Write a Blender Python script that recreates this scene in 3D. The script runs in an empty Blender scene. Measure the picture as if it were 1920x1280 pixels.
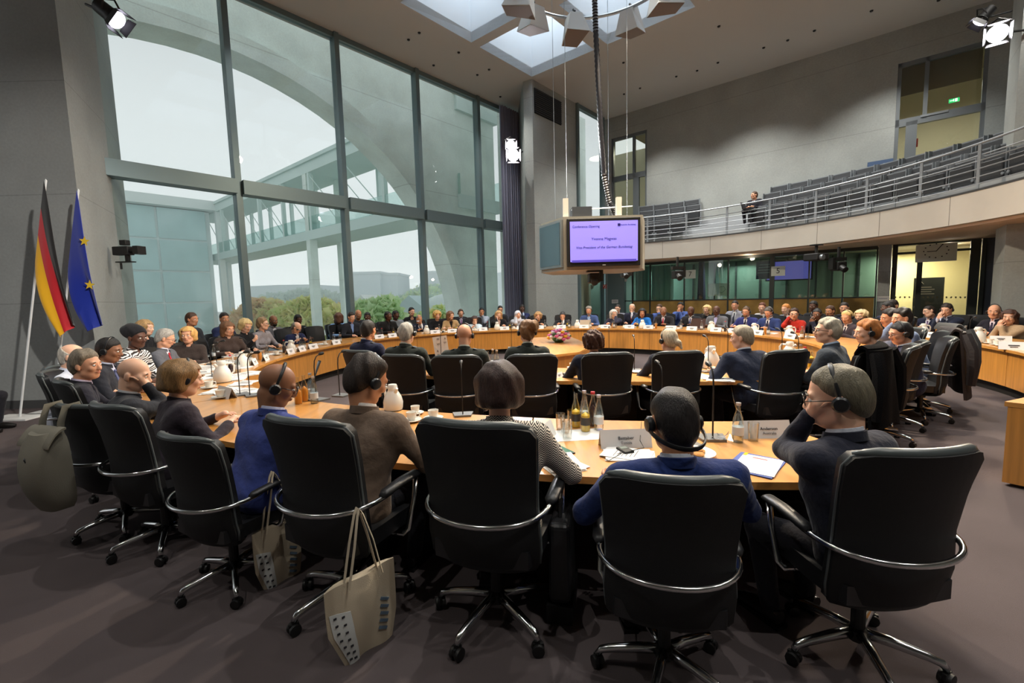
import bpy, math, random
import numpy as np
from mathutils import Matrix, Vector, Euler
random.seed(7); rng = np.random.default_rng(7)
S = bpy.context.scene; COL = S.collection
PI = math.pi
# ---------------------------------------------------------------- camera, sky, lights
H = 1.75; FPX = 850.0
PIT = math.atan(FPX/math.hypot(230, 8660)); ROL = math.atan2(230, 8660)
_f = np.array([0, math.cos(PIT), -math.sin(PIT)]); _u0 = np.array([0, math.sin(PIT), math.cos(PIT)]); _r0 = np.array([1., 0, 0])
_r = _r0*math.cos(ROL)-_u0*math.sin(ROL); _u = _u0*math.cos(ROL)+_r0*math.sin(ROL)
cd = bpy.data.cameras.new('camera'); cam = bpy.data.objects.new('camera', cd); COL.objects.link(cam)
cd.sensor_width = 36; cd.lens = FPX*36/1920; cd.clip_start = .05; cd.clip_end = 1000
cam.matrix_world = Matrix(((_r[0], _u[0], -_f[0], 0), (_r[1], _u[1], -_f[1], 0), (_r[2], _u[2], -_f[2], H), (0, 0, 0, 1)))
S.camera = cam
S.view_settings.view_transform = 'Standard'; S.view_settings.look = 'None'
S.cycles.volume_bounces = 3
S.view_settings.exposure = 0.22; S.view_settings.gamma = 1.0; S.view_settings.use_curve_mapping = False
ZC_ = 9.4
E1 = np.array([.65355, .75688, 0]); E2 = np.array([-.75688, .65355, 0])
def W(s, t, z=0): return Vector((E1[0]*s+E2[0]*t, E1[1]*s+E2[1]*t, z))
def ray(px, py): return _r*((px-960)/FPX)-_u*((py-640)/FPX)+_f
def atz(px, py, z):
    d = ray(px, py); t = (z-H)/d[2]; return Vector((d[0]*t, d[1]*t, z))
def aty(px, py, Y):
    d = ray(px, py); t = Y/d[1]; return Vector((d[0]*t, Y, H+d[2]*t))
def atpl(px, py, n, c):
    d = ray(px, py); t = c/float(d@n); return Vector((d[0]*t, d[1]*t, H+d[2]*t))
w = bpy.data.worlds.new('sky'); S.world = w; w.use_nodes = True
nt = w.node_tree; nt.nodes.clear()
wo = nt.nodes.new('ShaderNodeOutputWorld'); bg = nt.nodes.new('ShaderNodeBackground')
tc = nt.nodes.new('ShaderNodeTexCoord'); sx = nt.nodes.new('ShaderNodeSeparateXYZ'); rp = nt.nodes.new('ShaderNodeValToRGB')
nt.links.new(tc.outputs['Generated'], sx.inputs[0]); nt.links.new(sx.outputs['Z'], rp.inputs[0])
rp.color_ramp.elements[0].position = 0.0; rp.color_ramp.elements[0].color = (.93, .93, .95, 1)
rp.color_ramp.elements[1].position = .5; rp.color_ramp.elements[1].color = (.44, .44, .455, 1)
nt.links.new(rp.outputs[0], bg.inputs[0]); bg.inputs[1].default_value = 1.3
nt.links.new(bg.outputs[0], wo.inputs[0])
def lamp(name, kind, loc, energy, col, target=None, size=.2, spot=1.2, blend=.5):
    l = bpy.data.lights.new(name, kind); l.energy = energy; l.color = col
    if kind == 'AREA': l.shape = 'DISK'; l.size = size
    else: l.shadow_soft_size = size
    if kind == 'SPOT': l.spot_size = spot; l.spot_blend = blend
    o = bpy.data.objects.new(name, l); COL.objects.link(o); o.location = loc
    if target is not None: o.rotation_euler = (Vector(target)-Vector(loc)).to_track_quat('-Z', 'Y').to_euler()
    return o
WARM = (1, .84, .63); SOFTW = (1, .97, .90); COOL = (.93, .96, 1)
RING = Vector((1.5, 8.9, 7.6)); RING_R = 1.3
# reflector lamps of the ring above the table
for k, (dx, dy, e) in enumerate([(0, -1.25, 520), (-1.2, .1, 420), (1.2, .1, 420), (0, 1.25, 330), (.85, -.9, 420)]):
    lamp('ring_light', 'SPOT', RING+Vector((dx, dy, -.25)), e*2.6, WARM, (RING.x+dx*3.2, RING.y+dy*4.5, 0), .12, 2.3, .6)
# ceiling downlights, with fill added behind the camera and towards the back wall
for (s_, t_, e) in [(3, 3, 230), (8, 1.5, 260), (16.2, 4.2, 560), (16.2, 7.4, 480), (13.5, 7, 220), (5.5, 11, 160), (12, 11.2, 200), (2, -1, 130), (-2.5, 2, 150), (0.5, -3.5, 190), (-4, 6, 170), (4, -5, 190), (7, -3, 200), (9.5, 6, 220), (16.5, 0.5, 430), (13, -2, 260)]:
    lamp('downlight_and_fill', 'SPOT', W(s_, t_, 9.36), e*2.4, SOFTW, W(s_, t_, 0), .05, 1.9, .8)
# area lamps added below the skylight panes in place of daylight
for s_ in (6.12, 9.02, 11.95):
    for t_ in (2.92, 5.92, 8.95): lamp('skylight_fill', 'AREA', W(s_, t_, ZC_ + 2.9), 75, (.90, .96, 1), W(s_, t_, 0), 2.4)
# television spotlights on brackets (housings built further down), plus one unseen lamp
SPOT_A = aty(957, 272, 16.6); SPOT_B = aty(962, 291, 16.6); SPOT_C = aty(1870, 62, 9.6); SPOT_D = aty(1841, 36, 9.7); SPOT_E = aty(212, 32, 7.9)
lamp('spot_light', 'SPOT', SPOT_B+Vector((0, -.3, 0)), 1800, COOL, (1, 6, .8), .15, 1.0, .6)
lamp('spot_light', 'SPOT', SPOT_C+Vector((-.3, -.25, -.05)), 2200, WARM, (1.0, 5.0, .6), .15, 1.2, .6)
lamp('spot_light', 'SPOT', (3.6, -.5, 6.8), 4200, (1, .95, .88), (-8.2, 8, 2.0), .12, .55, .9)  # unseen lamp without a housing, aimed at the flag wall
lamp('spot_light', 'SPOT', SPOT_E+Vector((.2, -.1, -.1)), 500, COOL, (3, 9, 1.0), .15, 1.1, .6)
q = atz(1760, 470, 2.9); lamp('soffit_light', 'POINT', (q.x-.9, q.y-1.3, 2.8), 32, WARM, None, .08)  # extra point lamp, added to brighten the clock face
# small point lamps under the gallery and corridor lamps behind glass
for px in (1230, 1400, 1560, 1720):
    p = atz(px, 478, 3.0); lamp('soffit_light', 'POINT', (p.x, p.y-.1, 2.9), 9, WARM, None, .08)
lamp('corridor_light', 'AREA', W(19.9, .2, 2.85), 105, (1, .93, .74), W(19.9, .2, 0), 1.0)
lamp('corridor_light', 'AREA', W(20.1, -.5, 8.3), 190, (1, .92, .78), W(20.1, -.5, 0), 1.0)
lamp('corridor_light', 'AREA', W(20.1, 9.2, 8.3), 50, (1, .88, .65), W(20.1, 9.2, 0), 1.0)
lamp('booth_light', 'AREA', W(19.7, 5, 2.8), 60, (.92, 1, .95), W(19.7, 5, 0), 1.5)
lamp('booth_light', 'AREA', W(19.7, 8.6, 2.8), 75, (.85, 1, 1), W(19.7, 8.6, 0), 1.5)

# ---------------------------------------------------------------- materials
_mc = {}
def srgb(c):
    return tuple((x/255/12.92 if x <= 10 else ((x/255+.055)/1.055)**2.4) for x in c)
def mat(name, c, rough=.6, metal=0., spec=.5, bump=0, bscale=80, vary=0, vscale=6, emit=0, lin=False, stretch=None, sheen=0, coat=0):
    if name in _mc: return _mc[name]
    m = bpy.data.materials.new(name); m.use_nodes = True; n = m.node_tree; b = n.nodes['Principled BSDF']
    c = c if lin else srgb(c); c4 = (*c[:3], 1)
    b.inputs['Base Color'].default_value = c4; b.inputs['Roughness'].default_value = rough; b.inputs['Metallic'].default_value = metal
    b.inputs['Specular IOR Level'].default_value = spec
    if sheen: b.inputs['Sheen Weight'].default_value = sheen
    if coat: b.inputs['Coat Weight'].default_value = coat; b.inputs['Coat Roughness'].default_value = .15
    if emit: b.inputs['Emission Color'].default_value = c4; b.inputs['Emission Strength'].default_value = emit
    if bump or vary:
        t = n.nodes.new('ShaderNodeTexCoord'); src = t.outputs['Object']
        if stretch:
            mp = n.nodes.new('ShaderNodeMapping'); mp.inputs['Scale'].default_value = stretch; n.links.new(src, mp.inputs[0]); src = mp.outputs[0]
        if vary:
            z = n.nodes.new('ShaderNodeTexNoise'); z.inputs['Scale'].default_value = vscale; z.inputs['Detail'].default_value = 5
            n.links.new(src, z.inputs['Vector']); r = n.nodes.new('ShaderNodeValToRGB')
            r.color_ramp.elements[0].position = .3; r.color_ramp.elements[1].position = .7
            r.color_ramp.elements[0].color = tuple(x*(1-vary) for x in c[:3])+(1,); r.color_ramp.elements[1].color = tuple(min(1, x*(1+vary)) for x in c[:3])+(1,)
            n.links.new(z.outputs[0], r.inputs[0]); n.links.new(r.outputs[0], b.inputs['Base Color'])
        if bump:
            z = n.nodes.new('ShaderNodeTexNoise'); z.inputs['Scale'].default_value = bscale; z.inputs['Detail'].default_value = 3
            n.links.new(src, z.inputs['Vector']); bp = n.nodes.new('ShaderNodeBump'); bp.inputs['Strength'].default_value = bump; bp.inputs['Distance'].default_value = .01
            n.links.new(z.outputs[0], bp.inputs['Height']); n.links.new(bp.outputs[0], b.inputs['Normal'])
    _mc[name] = m; return m
def glassmat(name, tint, gloss=.06, rough=0.0, cap=.35):
    if name in _mc: return _mc[name]
    m = bpy.data.materials.new(name); m.use_nodes = True; n = m.node_tree; n.nodes.clear()
    o = n.nodes.new('ShaderNodeOutputMaterial'); t = n.nodes.new('ShaderNodeBsdfTransparent'); g = n.nodes.new('ShaderNodeBsdfGlossy'); x = n.nodes.new('ShaderNodeMixShader')
    t.inputs[0].default_value = (*tint, 1); g.inputs['Roughness'].default_value = rough
    lw = n.nodes.new('ShaderNodeLayerWeight'); lw.inputs[0].default_value = .25
    mr = n.nodes.new('ShaderNodeMapRange'); mr.inputs['To Min'].default_value = gloss; mr.inputs['To Max'].default_value = cap
    n.links.new(lw.outputs['Fresnel'], mr.inputs[0]); n.links.new(mr.outputs[0], x.inputs[0]); n.links.new(t.outputs[0], x.inputs[1]); n.links.new(g.outputs[0], x.inputs[2]); n.links.new(x.outputs[0], o.inputs[0])
    _mc[name] = m; return m
def concrete(name, c, lines=2.2):
    """board-marked fair-faced concrete: cloudy tone, faint pour joints, tie holes"""
    if name in _mc: return _mc[name]
    m = mat(name, c, .75, spec=.3, vary=.10, vscale=.9, bump=.25, bscale=9); n = m.node_tree; b = n.nodes['Principled BSDF']
    base = b.inputs['Base Color'].links[0].from_socket
    t = n.nodes.new('ShaderNodeTexCoord'); sp = n.nodes.new('ShaderNodeSeparateXYZ'); n.links.new(t.outputs['Object'], sp.inputs[0])
    d = n.nodes.new('ShaderNodeMath'); d.operation = 'DIVIDE'; d.inputs[1].default_value = lines; n.links.new(sp.outputs['Z'], d.inputs[0])
    fr = n.nodes.new('ShaderNodeMath'); fr.operation = 'FRACT'; n.links.new(d.outputs[0], fr.inputs[0])
    lt = n.nodes.new('ShaderNodeMath'); lt.operation = 'LESS_THAN'; lt.inputs[1].default_value = .009; n.links.new(fr.outputs[0], lt.inputs[0])
    z = n.nodes.new('ShaderNodeTexNoise'); z.inputs['Scale'].default_value = 22; z.inputs['Detail'].default_value = 4; n.links.new(t.outputs['Object'], z.inputs['Vector'])
    mm = n.nodes.new('ShaderNodeMapRange'); mm.inputs['From Min'].default_value = .3; mm.inputs['From Max'].default_value = .7; mm.inputs['To Min'].default_value = .94; mm.inputs['To Max'].default_value = 1.05; n.links.new(z.outputs[0], mm.inputs[0])
    mu = n.nodes.new('ShaderNodeMath'); mu.operation = 'MULTIPLY'; mu.inputs[1].default_value = .22; n.links.new(lt.outputs[0], mu.inputs[0])
    sb = n.nodes.new('ShaderNodeMath'); sb.operation = 'SUBTRACT'; n.links.new(mm.outputs[0], sb.inputs[0]); n.links.new(mu.outputs[0], sb.inputs[1])
    v = n.nodes.new('ShaderNodeVectorMath'); v.operation = 'SCALE'; n.links.new(base, v.inputs[0]); n.links.new(sb.outputs[0], v.inputs['Scale'])
    n.links.new(v.outputs[0], b.inputs['Base Color']); return m
def woodmat(name, c, stretch=(1, 1, .06), coat=.5):
    return mat(name, c, .38, vary=.16, vscale=26, stretch=stretch, coat=coat)
CHROME = mat('polished chrome', (205, 208, 210), .16, 1.0)
STEEL = mat('brushed steel', (165, 172, 178), .38, .9)
LEATHER = mat('black leather', (30, 31, 34), .40, bump=.12, bscale=260, spec=.5)
SHELL = mat('black chair shell fabric', (27, 28, 30), .6, bump=.3, bscale=420, spec=.3)
PIPING = mat('grey glossy piping', (84, 90, 92), .3)
BLACK = mat('matt black plastic', (14, 14, 15), .5)
WOOD = woodmat('maple veneer', (206, 142, 66))
WOODTOP = woodmat('maple tabletop', (208, 146, 72), (.5, .07, 1), coat=.8)
WHITE = mat('white china', (232, 230, 222), .25, coat=.4)
PAPER = mat('white paper', (228, 227, 224), .8)
CARDW = mat('grey white card', (205, 205, 205), .7)
INK = mat('dark ink', (40, 40, 46), .7)
FRAME = mat('window frame aluminium', (106, 124, 128), .45, .35)
GLASS = glassmat('window glass', (.92, .965, .955), .02, cap=.25)
CLEAR = glassmat('clear tumbler glass', (.93, .95, .95), .08, .02, .6)
JUICE = mat('orange juice', (226, 140, 14), .3)
COLA = mat('dark soft drink', (52, 14, 12), .3)
WATER = glassmat('still water', (.88, .92, .93), .06)

# ---------------------------------------------------------------- mesh helpers
class M:
    def __init__(s): s.v = []; s.f = []; s.mi = []; s.cur = 0
    def add(s, v, f):
        o = len(s.v); s.v += [tuple(p) for p in v]; s.f += [tuple(i+o for i in q) for q in f]; s.mi += [s.cur]*len(f); return s
    def mat(s, i): s.cur = i; return s
    def box(s, c, d, R=None, tap=1.0):
        x, y, z = d[0]/2, d[1]/2, d[2]/2
        v = [Vector((a*x*(tap if e > 0 else 1), b*y*(tap if e > 0 else 1), e*z)) for e in (-1, 1) for a, b in ((-1, -1), (1, -1), (1, 1), (-1, 1))]
        if R is not None: v = [R @ p for p in v]
        v = [p+Vector(c) for p in v]
        return s.add(v, [(3, 2, 1, 0), (4, 5, 6, 7), (0, 1, 5, 4), (1, 2, 6, 5), (2, 3, 7, 6), (3, 0, 4, 7)])
    def tube(s, pts, r, n=8, close=False, flat=None):
        pts = [Vector(p) for p in pts]; rs = r if isinstance(r, (list, tuple)) else [r]*len(pts)
        V = []; F = []; L = len(pts); up = None
        for i, p in enumerate(pts):
            a = pts[(i-1) % L] if (i > 0 or close) else p; b = pts[(i+1) % L] if (i < L-1 or close) else p
            t = (b-a).normalized()
            if up is None:
                up = Vector((0, 0, 1)) if abs(t.z) < .9 else Vector((1, 0, 0))
            x = t.cross(up); x = x.normalized() if x.length > 1e-6 else Vector((1, 0, 0)); y = x.cross(t).normalized(); up = y
            fx, fy = flat or (1, 1)
            for k in range(n):
                an = 2*PI*k/n; V.append(p+(x*math.cos(an)*fx+y*math.sin(an)*fy)*rs[i])
        for i in range(L if close else L-1):
            j = (i+1) % L
            for k in range(n): F.append((i*n+k, i*n+(k+1) % n, j*n+(k+1) % n, j*n+k))
        if not close: F.append(tuple(range(n-1, -1, -1))); F.append(tuple(range((L-1)*n, L*n)))
        return s.add(V, F)
    def lathe(s, prof, n=16, c=(0, 0, 0), R=None):
        V = []; F = []; L = len(prof)
        for r, z in prof:
            for k in range(n):
                p = Vector((r*math.cos(2*PI*k/n), r*math.sin(2*PI*k/n), z))
                if R is not None: p = R @ p
                V.append(p+Vector(c))
        for i in range(L-1):
            for k in range(n): F.append((i*n+k, i*n+(k+1) % n, (i+1)*n+(k+1) % n, (i+1)*n+k))
        F.append(tuple(range(n-1, -1, -1))); F.append(tuple(range((L-1)*n, L*n)))
        return s.add(V, F)
    def ell(s, c, r, n=12, m=8, R=None):
        return s.lathe([(max(1e-4, math.sin(PI*i/m)), -math.cos(PI*i/m)) for i in range(m+1)], n, c, (R or Matrix.Identity(3)) @ Matrix.Diagonal(Vector(r)))
    def prism(s, poly, z0, z1):
        n = len(poly); V = [(p[0], p[1], z0) for p in poly]+[(p[0], p[1], z1) for p in poly]
        return s.add(V, [tuple(range(n-1, -1, -1)), tuple(range(n, 2*n))]+[(i, (i+1) % n, n+(i+1) % n, n+i) for i in range(n)])
    def grid(s, fn, nu, nv, closeu=False):
        V = [fn(i/nu, j/nv) for j in range(nv+1) for i in range(nu+1)]
        F = [(j*(nu+1)+i, j*(nu+1)+i+1, (j+1)*(nu+1)+i+1, (j+1)*(nu+1)+i) for j in range(nv) for i in range(nu)]
        return s.add(V, F)
    def slab(s, fn, nu, nv, th):
        """closed thick sheet; fn(u,v)->Vector, thickness along th(Vector or fn)"""
        a = [Vector(fn(i/nu, j/nv)) for j in range(nv+1) for i in range(nu+1)]
        b = [p+(th(i/nu, j/nv) if callable(th) else th) for p, (j, i) in zip(a, [(j, i) for j in range(nv+1) for i in range(nu+1)])]
        N = len(a); w = nu+1; F = []
        for j in range(nv):
            for i in range(nu):
                q = (j*w+i, j*w+i+1, (j+1)*w+i+1, (j+1)*w+i); F.append(q); F.append(tuple(N+k for k in reversed(q)))
        bd = [i for i in range(w)]+[j*w+nu for j in range(1, nv+1)]+[nv*w+i for i in range(nu-1, -1, -1)]+[j*w for j in range(nv-1, 0, -1)]
        for k in range(len(bd)):
            p, q = bd[k], bd[(k+1) % len(bd)]; F.append((q, p, N+p, N+q))
        return s.add(a+b, F)
    def mesh(s, name, mats, smooth=False, ang=None):
        me = bpy.data.meshes.new(name); me.from_pydata(s.v, [], s.f)
        for m in (mats if isinstance(mats, (list, tuple)) else [mats]): me.materials.append(m)
        if any(s.mi): me.polygons.foreach_set('material_index', s.mi)
        if smooth:
            me.polygons.foreach_set('use_smooth', [True]*len(s.f))
            if ang: me.set_sharp_from_angle(angle=ang)
        me.update(); return me
    def obj(s, name, mats, parent=None, smooth=False, ang=.7, loc=None, rz=None):
        return link(name, s.mesh(name, mats, smooth, ang), parent, loc, rz)
def link(name, me, parent=None, loc=None, rz=None):
    o = bpy.data.objects.new(name, me); COL.objects.link(o)
    if parent is not None: o.parent = parent
    if loc is not None: o.location = loc
    if rz is not None: o.rotation_euler = (0, 0, rz)
    return o
def thing(name, label, cat, loc=(0, 0, 0), rz=0, group=None):
    o = bpy.data.objects.new(name, None); COL.objects.link(o); o.location = loc; o.rotation_euler = (0, 0, rz); o.empty_display_size = .1
    return tag(o, label, cat, group)
def tag(o, label, cat, group=None):
    o['label'] = label; o['category'] = cat
    if group: o['group'] = group
    return o
def struct(o): o['kind'] = 'structure'; return o
def bevel(o, w=.01, n=2):
    b = o.modifiers.new('bevel', 'BEVEL'); b.width = w; b.segments = n; b.limit_method = 'ANGLE'; return o
KIDS = {}
def copy_tree(o, loc, rz, label=None, group=None, scale=None):
    r = o.copy(); COL.objects.link(r); r.location = loc; r.rotation_euler = (0, 0, rz)
    if scale: r.scale = (scale,)*3
    if label: r['label'] = label
    if group: r['group'] = group
    def rec(src, dst):
        for ch in KIDS.get(src.name, src.children):
            c = ch.copy(); COL.objects.link(c); c.parent = dst; rec(ch, c)
    rec(o, r); return r
def remember(o):
    KIDS[o.name] = list(o.children)
    for c in o.children: remember(c)
def text(body, size, mt, parent, loc, R, name='lettering', align='CENTER', ext=.0015, shear=0):
    cu = bpy.data.curves.new(name, 'FONT'); cu.body = body; cu.size = size; cu.align_x = align; cu.align_y = 'CENTER'; cu.extrude = ext; cu.resolution_u = 2; cu.shear = shear
    t = bpy.data.objects.new(name, cu); COL.objects.link(t)
    me = bpy.data.meshes.new_from_object(t.evaluated_get(bpy.context.evaluated_depsgraph_get())); bpy.data.objects.remove(t)
    me.materials.clear(); me.materials.append(mt); o = link(name, me, parent); o.matrix_local = Matrix.Translation(loc) @ R.to_4x4(); return o
def basis(x, y, z): return Matrix(((x[0], y[0], z[0]), (x[1], y[1], z[1]), (x[2], y[2], z[2])))
# ---------------------------------------------------------------- setting
ZC = 9.4; TW = 12.75; TP = 10.3; SB = 18.6
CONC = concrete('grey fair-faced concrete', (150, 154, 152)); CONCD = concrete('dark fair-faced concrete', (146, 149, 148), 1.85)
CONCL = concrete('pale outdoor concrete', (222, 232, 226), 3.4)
CONCF = mat('smooth gallery concrete', (190, 186, 178), .7, vary=.06, vscale=1.2, bump=.1, bscale=14)
CARPET = mat('brown grey carpet', (86, 78, 79), .95, spec=.1, bump=.5, bscale=500, vary=.10, vscale=1.3)
CEIL = mat('taupe ceiling paint', (172, 172, 169), .9, spec=.2)
LIGHTP = mat('white skylight plaster', (205, 212, 218), .9)
def stbox(m, s0, s1, t0, t1, z0, z1):
    return m.prism([W(s0, t0), W(s1, t0), W(s1, t1), W(s0, t1)] if (s1-s0)*(t1-t0) > 0 else [W(s1, t0), W(s0, t0), W(s0, t1), W(s1, t1)], z0, z1)
m = M(); stbox(m, -9, 24, -11, TW+.1, -.2, 0); struct(m.obj('floor', CARPET))
# ceiling with nine square skylight shafts
sb = [-9, 4.85, 7.4, 7.75, 10.3, 10.65, 13.25, 19.2]; tb = [-11, 1.6, 4.25, 4.6, 7.25, 7.7, 10.2, TW+.4]
m = M(); sh = M(); gl = M()
for i in range(7):
    for j in range(7):
        if i in (1, 3, 5) and j in (1, 3, 5):
            s0, s1, t0, t1 = sb[i], sb[i+1], tb[j], tb[j+1]
            for (a, b, c, d) in ((s0, s1, t0-.03, t0), (s0, s1, t1, t1+.03), (s0-.03, s0, t0, t1), (s1, s1+.03, t0, t1)): stbox(sh, a, b, c, d, ZC+.004, ZC+3.0)
            stbox(gl, s0, s1, t0, t1, ZC+2.96, ZC+2.98)
        elif i == 6 and j == 6: stbox(m, sb[6], 16.3, tb[6], tb[7], ZC, ZC+.3); stbox(m, 16.3, sb[7], tb[6], 10.5, ZC, ZC+.3)
        else: stbox(m, sb[i], sb[i+1], tb[j], tb[j+1], ZC, ZC+.3)
ce = struct(m.obj('ceiling', CEIL)); sh.obj('skylight_shaft', LIGHTP, ce)
gl.obj('skylight_pane', glassmat('frosted skylight', (.80, .86, .93), .03), ce)
# small ceiling spots
for k, (px, py) in enumerate([(786, 61), (860, 98), (766, 74), (813, 122), (895, 140), (917, 130), (938, 181), (1169, 117), (1200, 165), (1307, 132), (1268, 143), (1170, 176), (1346, 117), (1432, 89), (1477, 75), (1527, 57), (1348, 49), (1634, 20), (1760, 0)]):
    p = atz(px, py, ZC); o = M().lathe([(.035, -.03), (.045, 0)], 10).obj('recessed_ceiling_spot', BLACK, None, loc=(p.x, p.y, ZC)); tag(o, 'tiny dark recessed spot in the taupe ceiling, %s' % ('left of the skylights' if px < 960 else 'right of the skylights above the gallery'), 'ceiling spot', 'recessed ceiling spots')
# walls
m = M(); m.prism([(-16, 8), (-7.38, 8), W(2.0, TW)[:2], (-9.2, 11.2), (-16, 11.2)], 0, ZC); struct(m.obj('wall_left', CONCD))
m = M(); m.box((-11.7, 7.985, .07), (8.5, .03, .14)); struct(m.obj('baseboard_left', mat('dark skirting', (62, 62, 62), .7)))
A = atz(997, 148, ZC); B = atz(981, 153, ZC); Ee = W(15.5, TW)
m = M(); m.prism([W(16.2, TP)[:2], W(16.2, TW+.3)[:2], Ee[:2], B[:2], A[:2]], 0, ZC); wf = struct(m.obj('wall_far', CONC))
vg = thing('vent_grille', 'dark louvred ventilation grille high on the concrete pilaster', 'vent', W(14.3, TP-.02, 8.7), math.atan2(E1[1], E1[0]))
M().box((0, 0, 0), (1.66, .03, .86)).obj('backing', BLACK, vg)
sl = M().box((0, -.03, 0), (1.62, .05, .035), Matrix.Rotation(.5, 3, 'X')).mesh('slat', mat('dark louvre', (40, 40, 46), .5))
for k in range(12): link('slat', sl, vg, (0, 0, -.385+.07*k))
# back wall with two tall door openings
m = M()
for (t0, t1, z0, z1) in [(10.02, TP+.2, 0, ZC), (.42, 8.37, 2.95, ZC), (8.37, 10.02, 8.52, ZC), (-11, -1.5, 2.95, ZC), (-1.5, .42, 8.42, ZC)]: stbox(m, SB, SB+.4, t0, t1, z0, z1)
struct(m.obj('wall_back', CONC))
m = M(); stbox(m, -9, 24, -11.4, -11, 0, ZC); struct(m.obj('wall_rear', CONCD))
m = M(); stbox(m, -9.4, -9, -11, TW, 0, ZC); struct(m.obj('wall_near', CONCD))
m = M(); m.prism([(10.52, 9.75), (12.6, 8.0), (13.6, 9.2), (11.2, 10.6)], 0, ZC); struct(m.obj('wall_right', CONC))
m = M(); stbox(m, 23.6, 24, -11, TW, 0, ZC); stbox(m, 18.4, 24, TP+2.5, TP+2.7, 0, 3.0); struct(m.obj('trim_corridor', mat('warm corridor wall', (208, 200, 176), .8)))
m = M(); stbox(m, 19.0, 24, -11, TP, 3.0, 3.6); struct(m.obj('trim_corridor_floor', mat('pale corridor floor', (170, 160, 130), .6)))
m = M(); stbox(m, 18.95, 24, -11, TP, ZC-.1, ZC+.2); struct(m.obj('trim_corridor_ceiling', mat('pale corridor ceiling', (150, 140, 120), .8)))
# ---------------------------------------------------------------- main glass front
win = struct(thing('window_1', 'tall curtain wall of teal framed glass', 'window')); del win['category']
edges = [1.55, 4.40, 7.27, 10.12, 13.0, 15.55]
for i, s in enumerate(edges):
    m = M(); stbox(m, s-.07, s+.07, TW-.16, TW+.10, -.05, ZC); m.obj('mullion', FRAME, win)
for i in range(5):
    a, b = edges[i]+.07, edges[i+1]-.07
    for z0, z1, t0 in ((4.46, 4.80, .28), (0, .18, .1), (ZC-.14, ZC, .1)):
        m = M(); stbox(m, a, b, TW-t0, TW+.08, z0, z1); m.obj('transom', FRAME, win)
    for z0, z1 in ((.18, 4.46), (4.80, ZC-.14)):
        m = M(); stbox(m, a, b, TW-.012, TW+.012, z0, z1); m.obj('pane', GLASS, win)
# side glass bay beside the pilaster
win2 = struct(thing('window_2', 'narrow side glazing between pilaster and back wall', 'window')); del win2['category']
for s in (16.26, 18.3):
    m = M(); stbox(m, s-.06, s+.06, TP-.1, TP+.1, 0, ZC); m.obj('mullion', FRAME, win2)
for z0, z1 in ((ZC-.16, ZC), (2.75, 2.9), (0, .15)):
    m = M(); stbox(m, 16.32, 18.24, TP-.08, TP+.08, z0, z1); m.obj('transom', FRAME, win2)
for z0, z1 in ((.15, 2.75), (2.9, ZC-.16)):
    m = M(); stbox(m, 16.32, 18.24, TP-.01, TP+.01, z0, z1); m.obj('pane', GLASS, win2)
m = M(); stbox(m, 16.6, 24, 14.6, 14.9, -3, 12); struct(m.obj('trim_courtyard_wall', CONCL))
# curtain
CURT = mat('dusky violet curtain', (126, 128, 150), .85, bump=.2, bscale=200)
m = M(); m.slab(lambda u, v: W(13.95+1.3*u, TW-.42+.07*math.sin(u*62)+.02*math.sin(u*27), .06+9.2*v), 64, 3, Vector(E2)*.012)
tag(m.obj('curtain', CURT, None, True, .9), 'dusky violet full-height curtain drawn back beside the glass front', 'curtain')
# tall framed openings of the gallery storey
YFR = mat('grey door frame', (112, 118, 122), .45, .4)
BLIND = mat('brown blind', (112, 98, 78), .8)
def opening(name, lab, t0, t1, zt, zm, split, doors, grp=None):
    o = struct(thing(name, lab, 'door')); del o['category']
    def bar(a, b, z0, z1, n='frame', s0=SB+.05, s1=SB+.17): mm = M(); stbox(mm, s0, s1, a, b, z0, z1); return mm.obj(n, YFR, o)
    bar(t0, t0+.09, 3.6, zt); bar(t1-.09, t1, 3.6, zt); bar(t0, t1, zt-.12, zt); bar(t0, t1, zm-.11, zm+.11); bar(split-.05, split+.05, zm, zt)
    gd = split+.28 if doors else split-.1
    bar(gd-.13, gd+.13, 3.6, zm); bar(t0, t1, 3.6, 3.72)
    for a, b, z0, z1 in ((t0, split, zm, zt), (split, t1, zm, zt), (t0, gd, 3.7, zm), (gd, t1, 3.7, zm)):
        mm = M(); stbox(mm, SB+.1, SB+.115, a+.05, b-.05, z0+.1, z1-.1); mm.obj('pane', glassmat('indoor pane', (.86, .9, .86), .05, cap=.3), o)
    return o
o = opening('door_1', 'tall glazed gallery door at the far left of the back wall', 8.37, 10.02, 8.52, 6.78, 8.98, False)
o = opening('door_2', 'tall glazed gallery door below the right spotlight', -1.5, .42, 8.42, 6.68, -.24, True)
m = M(); stbox(m, SB+.03, SB+.05, -.75, -.15, 6.73, 6.79); m.obj('door_closer', STEEL, o)
m = M(); stbox(m, SB+.35, SB+.37, -1.4, .35, 7.55, 8.4); m.obj('blind', BLIND, o)
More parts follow.
